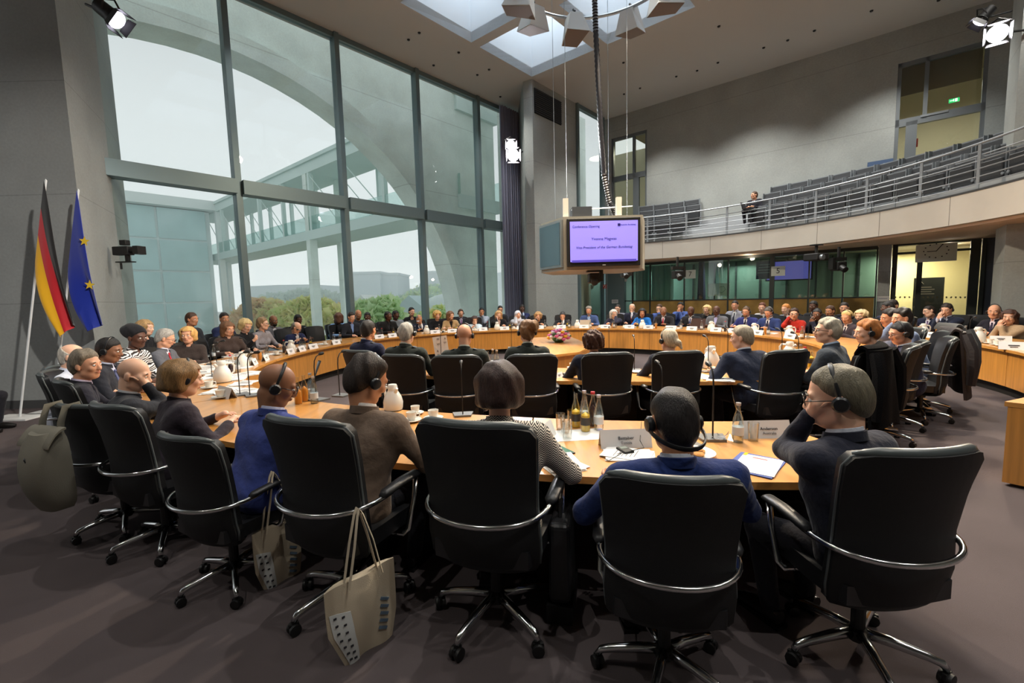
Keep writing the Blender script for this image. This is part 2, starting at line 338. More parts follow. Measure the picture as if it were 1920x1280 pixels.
# exit sign and hydrant sign hung in the corridor behind door_2
GRN = mat('lit green sign', (40, 190, 110), .5, emit=1.2); LITW = mat('lit white pictogram', (235, 255, 240), .5, emit=1.5); RED = mat('signal red', (188, 40, 32), .5)
p = atpl(1789, 188, E1, SB+.7); e = thing('exit_sign', 'small lit green emergency exit sign behind the upper gallery door pane', 'sign', p, math.atan2(-E2[1], -E2[0]))
e.scale = (.55,)*3; M().box((0, 0, 0), (.42, .04, .2)).obj('panel', GRN, e)
m = M(); m.box((.08, -.03, 0), (.1, .01, .15)); m.box((-.1, -.03, 0), (.14, .01, .035)); m.ell((-.02, -.03, .05), (.02, .01, .02), 8, 5); m.box((-.02, -.03, -.01), (.03, .01, .09)); m.obj('pictogram', LITW, e)
def firesign(px, py, s, sc, lab):
    p = atpl(px, py, E1, s); e = thing('hydrant_sign', lab, 'sign', p, math.atan2(-E2[1], -E2[0]))
    M().box((0, 0, 0), (.2*sc, .02, .2*sc)).obj('panel', RED, e)
    M().tube([(.055*sc*math.cos(a), -.013, .055*sc*math.sin(a)+.005) for a in [x*PI/8 for x in range(-4, 10)]], .012*sc, 5).box((.02*sc, -.013, -.06*sc), (.09*sc, .012, .022*sc)).obj('pictogram', mat('white sign paint', (235, 235, 232), .5), e)
firesign(1711, 269, SB+.6, 1.25, 'small red fire hose sign behind the gallery door'); firesign(1134, 537, 17.9, .85, 'small red fire hose sign on the lower corner post below the monitor')
p = atpl(1650, 310, E1, SB-.03); e = thing('wall_notice', 'blue rectangular notice on the concrete back wall beside the gallery door', 'sign', p, math.atan2(-E2[1], -E2[0]))
M().box((0, 0, 0), (.62, .02, .3)).obj('panel', mat('muted blue sign', (62, 84, 118), .6), e)
m = M(); m.ell((.1, -.012, .0), (.05, .005, .05), 10, 6); m.box((.1, -.012, -.05), (.12, .006, .012)); m.obj('pictogram', mat('pale blue print', (150, 168, 190), .6), e)
# ---------------------------------------------------------------- gallery
GC = Vector((1.086, 10.179, 0)); GR = 8.642
def gp(a, r, z=0): return Vector((GC.x+r*math.cos(a), GC.y+r*math.sin(a), z))
A0, A1 = math.radians(-34), math.radians(74)
def rout(a):
    d = np.array([math.cos(a), math.sin(a), 0]); c = float(d@E1); t = float(d@E2)
    r = (SB-8.42)/max(c, .05)
    if t > 0: r = min(r, (TP-5.83)/t if t > .01 else 99)
    return min(r, 13.5)
def arcband(m, r0, r1, z0, z1, n=64, a0=A0, a1=A1):
    V = []; F = []
    for i in range(n+1):
        a = a0+(a1-a0)*i/n; ro = r1(a) if callable(r1) else r1; ri = r0(a) if callable(r0) else r0
        V += [gp(a, ri, z0), gp(a, ro, z0), gp(a, ro, z1), gp(a, ri, z1)]
    for i in range(n):
        b = 4*i
        for k in range(4): F.append((b+k, b+(k+1) % 4, b+4+(k+1) % 4, b+4+k))
    F += [(0, 3, 2, 1), (4*n, 4*n+1, 4*n+2, 4*n+3)]
    return m.add(V, F)
gal = struct(arcband(M(), GR, rout, 3.06, 3.70).obj('trim_gallery', CONCF, None, True, .6))
arcband(M(), lambda a: GR+.14, rout, 3.0, 3.058).obj('soffit', mat('warm grey soffit', (206, 182, 158), .8), gal, True, .6)
arcband(M(), GR-.015, GR, 3.68, 3.72).obj('edge_strip', mat('dark edge strip', (60, 62, 64), .5), gal, True, .6)
for k, a in enumerate(np.linspace(A0+.2, A1-.1, 9)[1:-1]):
    arcband(M(), GR-.002, GR, 3.065, 3.68, 1, a, a+.0016).obj('panel_joint', mat('concrete joint', (120, 116, 108), .8), gal)
rail = thing('gallery_railing', 'curved steel railing with thin horizontal rails along the gallery edge', 'railing')
RR = GR+.05
def arcpts(r, z, a0=A0, a1=A1, n=72): return [gp(a0+(a1-a0)*i/n, r, z) for i in range(n+1)]
RSTEEL = mat('railing steel', (150, 156, 162), .5, .5)
for z, rr, r_ in ((4.65, RR, .024), (4.42, RR+.05, .014), (4.30, RR, .012), (4.14, RR, .012), (3.98, RR, .012), (3.83, RR, .012)):
    M().tube(arcpts(rr, z), r_, 6).obj('rail', RSTEEL, rail, True)
for px in (1160, 1214, 1287, 1363, 1443, 1530, 1625, 1727, 1836, 1960):
    # post angle from its pixel column at rail height
    best = min((abs((lambda q: 960+FPX*(np.array((q.x, q.y, q.z-H))@_r)/(np.array((q.x, q.y, q.z-H))@_f))(gp(a, RR, 4.3))-px), a) for a in np.linspace(A0, A1, 2000))[1]
    q = gp(best, RR); mm = M(); mm.box((0, 0, .475), (.018, .07, .95), Matrix.Rotation(best, 3, 'Z')); mm.obj('post', RSTEEL, rail, loc=(q.x, q.y, 3.70))
# tip-up seats of the public gallery
SEATM = mat('charcoal seat upholstery', (46, 49, 54), .65, bump=.15, bscale=150)
seat0 = thing('gallery_chair', 'x', 'chair', (0, 0, -50), 0, 'tip-up gallery seats')
bevel(M().box((0, -.0, .62), (.54, .05, .46), Matrix.Rotation(.12, 3, 'X')).obj('backrest', SEATM, seat0), .015, 1)
bevel(M().box((0, .09, .5), (.5, .06, .40), Matrix.Rotation(-.1, 3, 'X')).obj('seat_pan', SEATM, seat0), .015, 1)
m = M()
for sx_ in (-.285, .285): m.box((sx_, .03, .62), (.016, .12, .5)); m.box((sx_, .02, .2), (.03, .05, .4))
m.box((0, -.03, .865), (.58, .016, .02)); m.obj('side_frame', RSTEEL, seat0)
hc_ = M().lathe([(.03, -.01), (.03, .01)], 10, (0, 0, 0), Matrix.Rotation(PI/2, 3, 'X')).mesh('hinge_cap', RSTEEL)
for sx_ in (.225, .345): link('hinge_cap', hc_, seat0, (sx_, .14, .36))
remember(seat0)
ORD = 'first second third fourth fifth sixth seventh eighth ninth tenth eleventh twelfth thirteenth fourteenth fifteenth sixteenth'.split()
STEP = mat('gallery step', (150, 154, 158), .7)
first = [True]
def aopx(px, r, z):
    return min((abs((lambda q: 960+FPX*(np.array((q.x, q.y, q.z-H))@_r)/(np.array((q.x, q.y, q.z-H))@_f))(gp(a, r, z))-px), a) for a in np.linspace(A0, A1, 1200))[1]
for row in range(4):
    zf = 3.70+.26*row
    for blk, pxa, pxb in (('left block', 1198, (1290, 1303, 1330, 1338)[row]), ('right block', (1402, 1416, 1428, 1440)[row], 1990)):
        rb = 9.12+.33*row
        a_hi = aopx(pxa, rb, 4.4); a_lo = aopx(pxb, rb, 4.4); n = int((a_hi-a_lo)*rb/.6)
        for k in range(n):
            a = a_hi-(k+.5)*.6/rb; fr = max(0, (math.radians(46)-a)/math.radians(50)); r = rb+(.3+.15*row)*min(1, fr) if blk == 'right block' else rb
            r = min(r, rout(a)-.12)
            if row and k == 0 and blk == 'right block': pass
            q = gp(a, r, zf); rz = a+PI/2
            lab = '%s charcoal seat from the %s end, %s row, %s gallery block' % (ORD[k], 'left' if blk == 'left block' else 'aisle', ('railing', 'second', 'third', 'wall')[row], blk.split()[0])
            if first[0]: seat0.location = q; seat0.rotation_euler = (0, 0, rz); seat0['label'] = lab; seat0['group'] = 'gallery seats %s row %d' % (blk, row+1); first[0] = False
            else: copy_tree(seat0, q, rz, lab, 'gallery seats %s row %d' % (blk, row+1))
    if row: arcband(M(), lambda a: min(9.12+.33*row-.16, rout(a)-.05), rout, 3.70+.26*(row-1), zf).obj('step', STEP, gal)
# ---------------------------------------------------------------- interpreters' booths under the gallery
SG = 17.9
def tp(px, s=SG, py=540): return float(np.array(atpl(px, py, E1, s))@E2)
booth = struct(thing('window_3', 'glass front of the interpreters booths under the gallery', 'window')); del booth['category']
DK = mat('dark green frame', (34, 42, 40), .5); BG = glassmat('booth glass', (.70, .79, .75), .05, cap=.3)
bx = [1186, 1219, 1283, 1365, 1447, 1516, 1580, 1642]
for i, px in enumerate(bx):
    t = tp(px); wd = .07 if px == 1447 else .02
    m = M(); stbox(m, SG-.04, SG+.06, t-wd, t+wd, 0, 2.96); m.obj('mullion', DK, booth)
for i in range(len(bx)-1):
    a, b = tp(bx[i+1]), tp(bx[i])
    m = M(); stbox(m, SG, SG+.015, a+.03, b-.03, 1.47, 2.90); m.obj('pane', BG, booth)
    m = M(); stbox(m, SG-.01, SG+.03, a+.03, b-.03, .15, 1.43); m.obj('parapet_panel', mat('bronze glossy parapet', (156, 126, 70), .22, .3, vary=.25, vscale=2.2), booth)
m = M(); stbox(m, SG-.03, SG+.05, tp(1642), tp(1160), 2.9, 3.0); stbox(m, SG-.03, SG+.05, tp(1642), tp(1160), 1.43, 1.47); stbox(m, SG-.03, SG+.05, tp(1642), tp(1160), 0, .15); m.obj('rail', DK, booth)
BW = mat('dim green booth wall', (104, 126, 114), .8)
m = M(); stbox(m, 20.6, 20.8, tp(1652), TP+2, 0, 3); struct(m.obj('trim_booth_wall', BW))
for px in (1300, 1340, 1380, 1425, 1475, 1530, 1560, 1610):
    p = atpl(px, 520, E1, 20.55); m = M(); m.box((0, 0, 0), (.06, .05, 2.9), Matrix.Rotation(math.atan2(E2[1], E2[0]), 3, 'Z'))
    tag(m.obj('booth_post', DK, None, loc=(p.x, p.y, 1.5)), 'dark upright post inside the interpreters booths', 'post', 'booth posts')
CYC = mat('pale cyan drape', (150, 190, 186), .8)
for i, (pa, pb) in enumerate(((1192, 1218), (1222, 1262))):
    a = np.array(atpl(pa, 530, E1, 18.6)); b = np.array(atpl(pb, 530, E1, 18.6))
    m = M(); m.slab(lambda u, v: Vector((a[0]+(b[0]-a[0])*u, a[1]+(b[1]-a[1])*u, .1+2.8*v))+Vector(E1)*(.05*math.sin(u*26)), 30, 2, Vector(E1)*.01)
    tag(m.obj('booth_drape', CYC, None, True), 'pale cyan drape in the booth, %s' % ('the narrow one nearest the corner post' if i == 0 else 'the wide one beside sign 7'), 'curtain')
def booth_sign(px, py, body, lab, sz=.42):
    p = atpl(px, py, E1, SG-.05); e = thing('booth_number_sign', lab, 'sign', p, math.atan2(-E2[1], -E2[0]))
    M().box((0, 0, 0), (sz, .012, sz*.78)).obj('panel', mat('frosted number card', (176, 186, 184), .5), e)
    text(body, sz*.62, INK, e, (0, -.009, 0), Matrix.Rotation(PI/2, 3, 'X'))
booth_sign(1294, 514, '7', 'pale square card reading 7 on the booth glass, left of the furled flag'); booth_sign(1459, 508, '5', 'pale square card reading 5 on the thick booth post'); booth_sign(1167, 521, '6', 'faint square card with number 6 below the hanging monitor')
SCR_REFL = mat('violet screen reflection', (98, 92, 178), .4, emit=.75)  # glowing panel stands in for a monitor reflection in the booth glass
p = atpl(1470, 507, E1, 19.4); e = thing('booth_screen_reflection', 'violet monitor reflection built as a glowing screen behind the booth glass right of number 5', 'monitor', p, math.atan2(-E2[1], -E2[0]))
M().box((.15, 0, 0), (1.5, .06, .75)).obj('bezel', BLACK, e); M().box((.15, -.035, 0), (1.4, .01, .66)).obj('screen', SCR_REFL, e)
p = atpl(1435, 506, E1, 19.2); e = thing('booth_poster', 'dark blue lettered poster left of booth number 5', 'poster', p, math.atan2(-E2[1], -E2[0]))
M().box((0, 0, 0), (.62, .02, .66)).obj('sheet', mat('dark blue poster', (40, 52, 92), .6), e)
m = M(); [m.box((-.02*k, -.012, .2-.1*k), (.4, .004, .025)) for k in range(4)]; m.obj('text_lines', mat('pale blue print', (150, 168, 190)), e)
p = atpl(1347, 543, E1, 19.3); e = thing('whiteboard', 'white board with sketched lines in the booth left of number 5', 'whiteboard', p, math.atan2(-E2[1], -E2[0]))
M().box((0, 0, 0), (.85, .03, .5)).obj('board', mat('dim whiteboard', (196, 206, 196), .5), e); M().box((.02, 0, -.45), (.06, .04, .6)).obj('stand', WHITE, e)
M().tube([(.05, -.02, .1), (.2, -.02, .14), (.27, -.02, 0), (.15, -.02, -.12), (.05, -.02, -.1)], .008, 4).obj('drawing', BW, e)
p = atpl(1315, 525, E1, 19.0); m = M(); m.slab(lambda u, v: Vector((.28*(u-.5)*(1.2-.5*v), .04*math.sin(u*14), -1.0+1.9*v)), 12, 6, Vector((0, .01, 0)))
tag(m.obj('furled_flag', mat('furled navy flag', (34, 40, 86), .8), None, True, loc=p, rz=math.atan2(-E2[1], -E2[0])), 'furled navy flag standing behind the booth glass', 'flag')
# column, lit doorway, notice
m = M(); stbox(m, SG-.2, SG+.6, tp(1668), tp(1645), 0, 3.0); struct(m.obj('wall_column', CONC))
for px, lab in ((1656, 'small pale room notice on the grey column left of the lit doorway'), (1153, 'small pale room notice on the corner post below the monitor')):
    py = 560 if px > 1500 else 565
    p = atpl(px, py, E1, SG-.24); e = thing('room_notice', lab, 'sign', p, math.atan2(-E2[1], -E2[0]))
    M().box((0, 0, 0), (.3, .012, .16)).obj('plate', CARDW, e); m = M(); m.box((0, -.008, .01), (.2, .003, .02)); m.obj('text_line', mat('grey print', (130, 136, 150)), e)
m = M(); stbox(m, SG-.1, SG+.1, tp(1172), tp(1142), 0, 3.0); struct(m.obj('trim_corner_post', FRAME))
dr = struct(thing('door_3', 'dark framed glass door to the yellow lit corridor', 'door')); del dr['category']
for px, wd in ((1675, .06), (1722, .06), (1824, .10), (1840, .04)):
    t = tp(px); m = M(); stbox(m, SG-.05, SG+.1, t-wd, t+wd, 0, 3.0); m.obj('frame', DK, dr)
for z0, z1 in ((2.70, 2.76), (2.95, 3.0)):
    m = M(); stbox(m, SG-.04, SG+.08, tp(1824), tp(1675), z0, z1); m.obj('transom', DK, dr)
for a, b in ((1675, 1722), (1722, 1824)):
    m = M(); stbox(m, SG, SG+.012, tp(b)+.06, tp(a)-.06, .05, 2.70); m.obj('pane', glassmat('door glass', (.93, .92, .82), .04, cap=.2), dr)
m = M()
for k in range(17):
    px = 1679+k*8.7
    if abs(px-1722) > 5:
        p = atpl(px, 557+.2*k*.1, E1, SG-.015); m.box(p, (.035, .01, .05), Matrix.Rotation(math.atan2(-E2[1], -E2[0]), 3, 'Z') @ Matrix.Rotation(.5*math.sin(k*1.7), 3, 'Y'))
m.obj('glass_marker', mat('dark glass marker', (90, 88, 60)), dr)
m = M(); stbox(m, 20.9, 21.1, -3.5, tp(1652, 20.9), 0, 3.0); struct(m.obj('trim_yellow_wall', mat('yellow lit wall', (228, 220, 176), .8)))
m = M(); stbox(m, SG, SG+.5, tp(1872), tp(1842), 0, 3.0); struct(m.obj('wall_side', mat('dark blue grey wall', (70, 76, 88), .7)))
p = atpl(1740, 556, E1, 19.6); e = thing('foyer_poster', 'dark slate poster board with white lines behind the glass door', 'poster', p, math.atan2(-E2[1], -E2[0]))
M().box((0, 0, -.25), (.72, .05, 1.7)).obj('board', mat('slate board', (66, 76, 82), .6), e)
m = M(); [m.box((-.1+.03*(k % 2), -.028, .3-.07*k), (.34+.08*(k % 2), .004, .022)) for k in range(4)]; m.tube([(-.26, -.03, .42), (-.18, -.03, .48), (-.12, -.03, .40)], .01, 4); m.obj('print', CARDW, e)
p = atpl(1755, 470, E1, SG-.25); e = thing('wall_clock', 'square translucent clock hanging above the lit doorway', 'clock', p, math.atan2(-E2[1], -E2[0]))
M().box((0, 0, -.05), (.86, .02, .5)).obj('face', mat('frosted clock face', (206, 214, 206), .4), e)
m = M()
for k in range(12):
    a = k*PI/6; m.box((.19*1.5*math.sin(a)*.9, -.014, .0+.19*math.cos(a)), (.03, .006, .03))
m.obj('hour_marks', INK, e); m = M(); m.box((-.09, -.02, -.01), (.2, .006, .018)); m.box((.06, -.02, .07), (.02, .006, .2), Matrix.Rotation(.6, 3, 'Y')); m.obj('hands', INK, e)
# ---------------------------------------------------------------- outdoors
GZ = -4.0
m = M(); stbox(m, -90, 160, 13.2, 420, GZ-.3, GZ); struct(m.obj('trim_ground_outside', mat('pale paving outside', (196, 200, 194), .9, vary=.08, vscale=.2)))
# great round concrete arch in front of the glass
TA = 17.5; ap = [np.array(atpl(x, y, E2, TA)) for x, y in [(206, 66), (300, 78), (420, 105), (478, 124), (560, 172), (640, 240), (720, 335), (790, 450), (850, 555)]]
AS = np.array([[p@E1, p[2]] for p in ap]); sol = np.linalg.lstsq(np.c_[2*AS, np.ones(len(AS))], (AS**2).sum(1), rcond=None)[0]
CS, CZ = sol[0], sol[1]; AR = math.sqrt(sol[2]+CS*CS+CZ*CZ); send = float(np.array(atpl(921, 420, E2, TA))@E1)
arch = struct(thing('trim_arch', 'great round concrete arch outside', 'arch')); del arch['category']
m = M(); n = 48; a0 = math.asin(max(-1, (GZ-CZ)/AR)); V = []; F = []
angs = [a0+(PI-2*a0)*i/n for i in range(n+1)]
def outer(a):
    c, s_ = math.cos(a), math.sin(a); k = 1e9
    if c > 1e-6: k = min(k, (send-CS)/c)
    if c < -1e-6: k = min(k, (send-CS)/-c)
    if s_ > 1e-6: k = min(k, (24-CZ)/s_)
    if s_ < -1e-6: k = min(k, (GZ-CZ)/s_)
    return max(k, AR+.02)
for tt in (TA-.35, TA+.35):
    for a in angs:
        for r in (AR, outer(a)): V.append(W(CS+r*math.cos(a), tt, CZ+r*math.sin(a)))
q = 2*(n+1)
for i in range(n):
    b = 2*i; F += [(b, b+1, b+3, b+2), (q+b, q+b+2, q+b+3, q+b+1), (b, b+2, q+b+2, q+b), (b+1, q+b+1, q+b+3, b+3)]
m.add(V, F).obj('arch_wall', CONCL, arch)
m = M(); V = []; F = []
for tt, r0, r1 in ((TA-.8, AR+.02, AR+.62), (TA-.35, AR+.0, AR+.62)):
    for a in angs:
        for r in (r0, r1): V.append(W(CS+r*math.cos(a), tt, CZ+r*math.sin(a)))
for i in range(n):
    b = 2*i; F += [(b, b+1, b+3, b+2), (b, b+2, q+b+2, q+b), (b+1, q+b+1, q+b+3, b+3)]
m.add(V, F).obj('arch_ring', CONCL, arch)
# foot bridge and glass office block
BS = mat('pale green grey steel', (206, 222, 218), .6); BSL = mat('light steel', (200, 216, 212), .6)
br = thing('foot_bridge', 'long pale covered foot bridge with diagonal rods outside the glass', 'bridge')
s0, s1 = 16.0, 19.0
for z0, z1, nm, mt in ((6.3, 6.95, 'deck', BS), (11.0, 11.7, 'roof', BS)):
    m = M(); stbox(m, s0, s1, 17, 60, z0, z1); m.obj(nm, mt, br)
m = M(); stbox(m, s0-.15, s1+.1, 17, 60, 11.7, 11.95); m.obj('roof_edge', BSL, br)
pm = M(); stbox(pm, -.13, .13, -.13, .13, 6.95, 11.0); pm = pm.mesh('post', BS)
for k in range(9):
    for s in (s0+.15, s1-.15): link('post', pm, br, W(s, 19+4.6*k, 0))
for k in range(9):
    for s in (s0+.1, s1-.1):
        M().tube([W(s, 19+4.6*k, 7.0), W(s, 19+4.6*(k+(1 if k > 2 else 1)), 10.9)], .035, 5).obj('tie_rod', BS, br)
for s in (s0+.05, s1-.05):
    m = M(); stbox(m, s-.02, s+.02, 17, 60, 6.95, 7.95); m.obj('glass_parapet', glassmat('bridge parapet glass', (.8, .9, .88), .08), br)
for t in (33.4, ):
    for s in (s0+.3, s1-.3):
        m = M(); stbox(m, s-.28, s+.28, t-.28, t+.28, GZ, 11.0); m.obj('column', CONCL, br)
ob = thing('glass_office_block', 'pale glass office block with white roof edge behind the left pane', 'building')
OT = 53.0; so1 = float(np.array(atpl(408, 480, E2, OT))@E1)
m = M(); stbox(m, so1-34, so1-.3, OT+.5, OT+14, GZ, 11.0); m.obj('wall', mat('pale teal glazing', (222, 234, 234), .15, .0, vary=.14, vscale=.25, coat=.6), ob)
m = M(); stbox(m, so1-34, so1+.4, OT-.6, OT+14, 11.1, 12.0); m.obj('roof', mat('white roof edge', (226, 234, 232), .6), ob)
PB = mat('pale teal pane', (186, 216, 218), .08, vary=.12, vscale=.3, coat=.8)
pn = M(); stbox(pn, .09, 3.97, -.04, .04, .10, 2.94); pn = pn.mesh('pane', PB)
for i in range(8):
    for j in range(5): link('pane', pn, ob, W(so1-.6-4.08*(i+1), OT+.42, GZ+3.02*j))
for i in range(2):
    m = M(); stbox(m, so1+(.0 if i == 0 else 1.6), so1+(.5 if i == 0 else 2.0), OT-.5+i*3, OT+i*3, GZ, 11.1); m.obj('column', mat('white steel column', (222, 230, 228), .5), ob)
m = M(); stbox(m, so1-25, so1-21, OT+3, OT+9, 12.0, 14.6); m.obj('rooftop_box', BSL, ob)
# hazy blocks far off
HZ = mat('hazy blue block', (196, 212, 218), .9); HZ2 = mat('hazy blue ridge', (202, 216, 220), .95)  # distance haze is put into these pale base colours
def far_block(pxa, pxb, pyt, Y, lab, cat='building', mt=None, depth=20):
    a, b = aty(pxa, pyt, Y), aty(pxb, pyt, Y); h = max(a.z, b.z)
    o = thing('distant_block', lab, cat, (a.x, Y, GZ))
    m = M(); m.prism([(0, 0), (b.x-a.x, 0), (b.x-a.x, depth), (0, depth)], 0, h-GZ); m.obj('wall', mt or HZ, o)
    m = M(); m.prism([(-.5, -.5), (b.x-a.x+.5, -.5), (b.x-a.x+.5, depth), (-.5, depth)], h-GZ, h-GZ+.8); m.obj('roof', mt or HZ, o)
    return o
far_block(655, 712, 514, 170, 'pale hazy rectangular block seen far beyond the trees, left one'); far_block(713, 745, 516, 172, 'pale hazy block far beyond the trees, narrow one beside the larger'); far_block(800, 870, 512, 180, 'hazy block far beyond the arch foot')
m = M(); V = []
pts = [(455, 537), (520, 534), (580, 533), (640, 536), (700, 545), (800, 540), (940, 510)]
P = [aty(x, y, 260) for x, y in pts]; m.prism([(p.x, p.z) for p in P]+[(P[-1].x, GZ), (P[0].x, GZ)], 0, 12)
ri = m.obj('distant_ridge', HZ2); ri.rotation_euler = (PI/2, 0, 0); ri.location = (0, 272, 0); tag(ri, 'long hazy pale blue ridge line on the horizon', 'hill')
# greenhouse roofs
def shed(px0, px1, py, Y, lab, mt):
    a, b = aty(px0, py, Y), aty(px1, py, Y); o = thing('gabled_shed', lab, 'building', (a.x, Y, 0)); wd = b.x-a.x
    m = M(); m.add([(0, 0, GZ), (wd, 0, GZ), (wd, 0, a.z-2), (wd/2, 0, a.z), (0, 0, a.z-2), (0, 8, GZ), (wd, 8, GZ), (wd, 8, a.z-2), (wd/2, 8, a.z), (0, 8, a.z-2)], [(0, 1, 2, 3, 4), (9, 8, 7, 6, 5), (0, 5, 6, 1), (1, 6, 7, 2), (0, 4, 9, 5)]); m.obj('wall', mt, o)
    m = M(); m.add([(-.3, -.4, a.z-2.1), (wd/2, -.4, a.z+.1), (wd+.3, -.4, a.z-2.1), (wd+.3, 8, a.z-2.1), (wd/2, 8, a.z+.1), (-.3, 8, a.z-2.1)], [(0, 1, 4, 5), (1, 2, 3, 4), (0, 2, 1)]); m.obj('roof', mt, o)
shed(655, 700, 554, 62, 'white gabled shed roof beyond the trees', mat('white shed', (226, 232, 230), .7)); shed(735, 800, 556, 58, 'pale blue grey gabled shed beyond the glass', mat('blue grey shed', (176, 200, 202), .7))
p = aty(845, 572, 60); tk = thing('storage_tank', 'round-ended white tank beyond the arch foot', 'tank', (p.x, 60, p.z-.6)); M().ell((0, 0, 0), (4.0, 1.8, 2.2), 20, 12).obj('drum', mat('white tank', (214, 226, 226), .5), tk, True)
for sx_ in (-2, 2): M().box((sx_, 0, -2.5), (.4, 1.6, 2.6)).obj('saddle', BS, tk)
# autumn haze over the park
hz = bpy.data.materials.new('autumn haze'); hz.use_nodes = True; hn = hz.node_tree; hn.nodes.clear(); ho = hn.nodes.new('ShaderNodeOutputMaterial'); hv = hn.nodes.new('ShaderNodeVolumeScatter'); hv.inputs['Density'].default_value = .011; hv.inputs['Color'].default_value = (.97, .99, 1, 1); hn.links.new(hv.outputs[0], ho.inputs['Volume'])
m = M(); stbox(m, -70, 120, 34, 84, GZ-.2, 20); hzo = struct(m.obj('trim_haze', hz))
# low white parapet outside
m = M(); stbox(m, 4, 13, 15.2, 15.35, .6, .78); [stbox(m, s, s+.06, 15.25, 15.31, -4, .7) for s in np.arange(4, 13, 1.5)]
tag(m.obj('outside_handrail', mat('white handrail', (226, 232, 230), .5), None), 'white horizontal handrail just outside the glass front', 'railing')
# trees
_leaf = M(); _leaf.add([(-.5, 0, 0), (0, -.28, .1), (.5, 0, 0), (0, .28, .1)], [(0, 1, 2, 3)])
def leafmat(c):
    k = 'leaf %d %d %d' % c
    if k not in _mc:
        m = bpy.data.materials.new(k); m.use_nodes = True; n = m.node_tree; n.nodes.clear(); o = n.nodes.new('ShaderNodeOutputMaterial'); a = n.nodes.new('ShaderNodeBsdfDiffuse'); t = n.nodes.new('ShaderNodeBsdfTranslucent'); x = n.nodes.new('ShaderNodeMixShader')
        a.inputs[0].default_value = t.inputs[0].default_value = (*srgb(c), 1); x.inputs[0].default_value = .5; n.links.new(a.outputs[0], x.inputs[1]); n.links.new(t.outputs[0], x.inputs[2]); n.links.new(x.outputs[0], o.inputs[0]); _mc[k] = m
    return _mc[k]
def tree(px, pyt, Y, wd, cols, lab, grp='trees beyond the glass front'):
    top = aty(px, pyt, Y); o = thing('tree', lab, 'tree', (top.x, Y, GZ), 0, grp); hh = top.z-GZ
    M().tube([(0, 0, 0), (.1, 0, hh*.4), (0, .1, hh*.8)], [.28, .2, .07], 6).obj('trunk', mat('bark', (92, 84, 70), .9), o)
    n = 2600; V = np.zeros((n*4, 3)); F = []
    k = rng.normal(size=(n, 3)); k /= np.linalg.norm(k, axis=1)[:, None]; lump = 1+.22*np.sin(k[:, 0]*5+px)*np.cos(k[:, 2]*6+px*.3)
    c = k*(lump*rng.uniform(.55, 1, n)**.5)[:, None]*np.array([wd, wd*.8, hh*.36])+np.array([0, 0, hh*.64])
    a = rng.normal(size=(n, 3))*.30; b = rng.normal(size=(n, 3))*.30
    for q, (x, y) in enumerate(((-1, 0), (0, -1), (1, 0), (0, 1))): V[q::4] = c+a*x+b*y
    me = bpy.data.meshes.new('foliage'); me.from_pydata(V.tolist(), [], [(4*i, 4*i+1, 4*i+2, 4*i+3) for i in range(n)])
    for cc in cols: me.materials.append(leafmat(cc))
    me.polygons.foreach_set('material_index', rng.integers(0, len(cols), n).tolist()); fo = link('foliage', me, o); fo['kind'] = 'stuff'
YG = [(240, 240, 176), (226, 234, 166), (246, 238, 186)]; OR = [(248, 224, 186), (240, 210, 170), (236, 230, 176)]; GN = [(210, 234, 190), (218, 238, 196), (230, 242, 204)]; HG = [(198, 218, 208), (188, 210, 202)]  # leaf colours paled to carry haze and brighten the crowns
tree(485, 568, 46, 2.6, OR, 'orange autumn tree at the left edge of the second pane'); tree(525, 569, 45, 2.0, YG+OR, 'yellow orange autumn tree right of the orange one'); tree(566, 565, 44, 2.8, YG, 'round yellow green tree left of the bridge columns')
tree(612, 566, 44, 2.0, YG, 'yellow tree between the bridge columns'); tree(645, 572, 47, 1.6, OR, 'small rusty tree beside the second mullion'); tree(706, 562, 40, 2.2, GN, 'fresh green tree in the third pane')
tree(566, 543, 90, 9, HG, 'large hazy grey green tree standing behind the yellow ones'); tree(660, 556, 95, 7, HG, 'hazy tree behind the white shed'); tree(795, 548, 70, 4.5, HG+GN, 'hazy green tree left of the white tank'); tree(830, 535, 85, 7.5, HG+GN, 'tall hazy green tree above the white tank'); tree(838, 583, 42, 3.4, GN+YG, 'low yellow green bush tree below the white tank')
# ---------------------------------------------------------------- spiral conference table
TC = Vector((.65, 8.75, 0)); TH = .74
_th = [-145, -118, -100, -90, -78, -66, -45, -20, -7, 10, 30, 45, 90, 126, 150, 170, 184, 200, 214, 228, 245, 258, 270, 280, 286, 306, 325, 343, 352, 362, 375]
_rr = [2.34, 2.34, 2.36, 2.42, 2.62, 3.0, 3.85, 4.65, 4.92, 5.12, 5.16, 5.2, 5.27, 5.28, 5.22, 4.98, 4.95, 4.99, 5.05, 5.02, 4.92, 4.95, 5.14, 5.36, 5.52, 6.08, 6.65, 7.18, 7.36, 7.52, 7.6]
_tg = np.arange(-160, 390, 1.0); _rg = np.interp(_tg, _th, _rr); _k = np.exp(-.5*(np.arange(-12, 13)/5.)**2); _k /= _k.sum()
_rg = np.convolve(np.pad(_rg, 12, 'edge'), _k, 'valid')
def rin(d): return float(np.interp(d, _tg, _rg))
def twid(d): return float(np.interp(d, [-118, -90, -20, 20, 400], [.98, 1.0, 1.12, 1.2, 1.2]))
def tpnt(d, off, z=0): r = rin(d)+off; a = math.radians(d); return Vector((TC.x+r*math.cos(a), TC.y+r*math.sin(a), z))
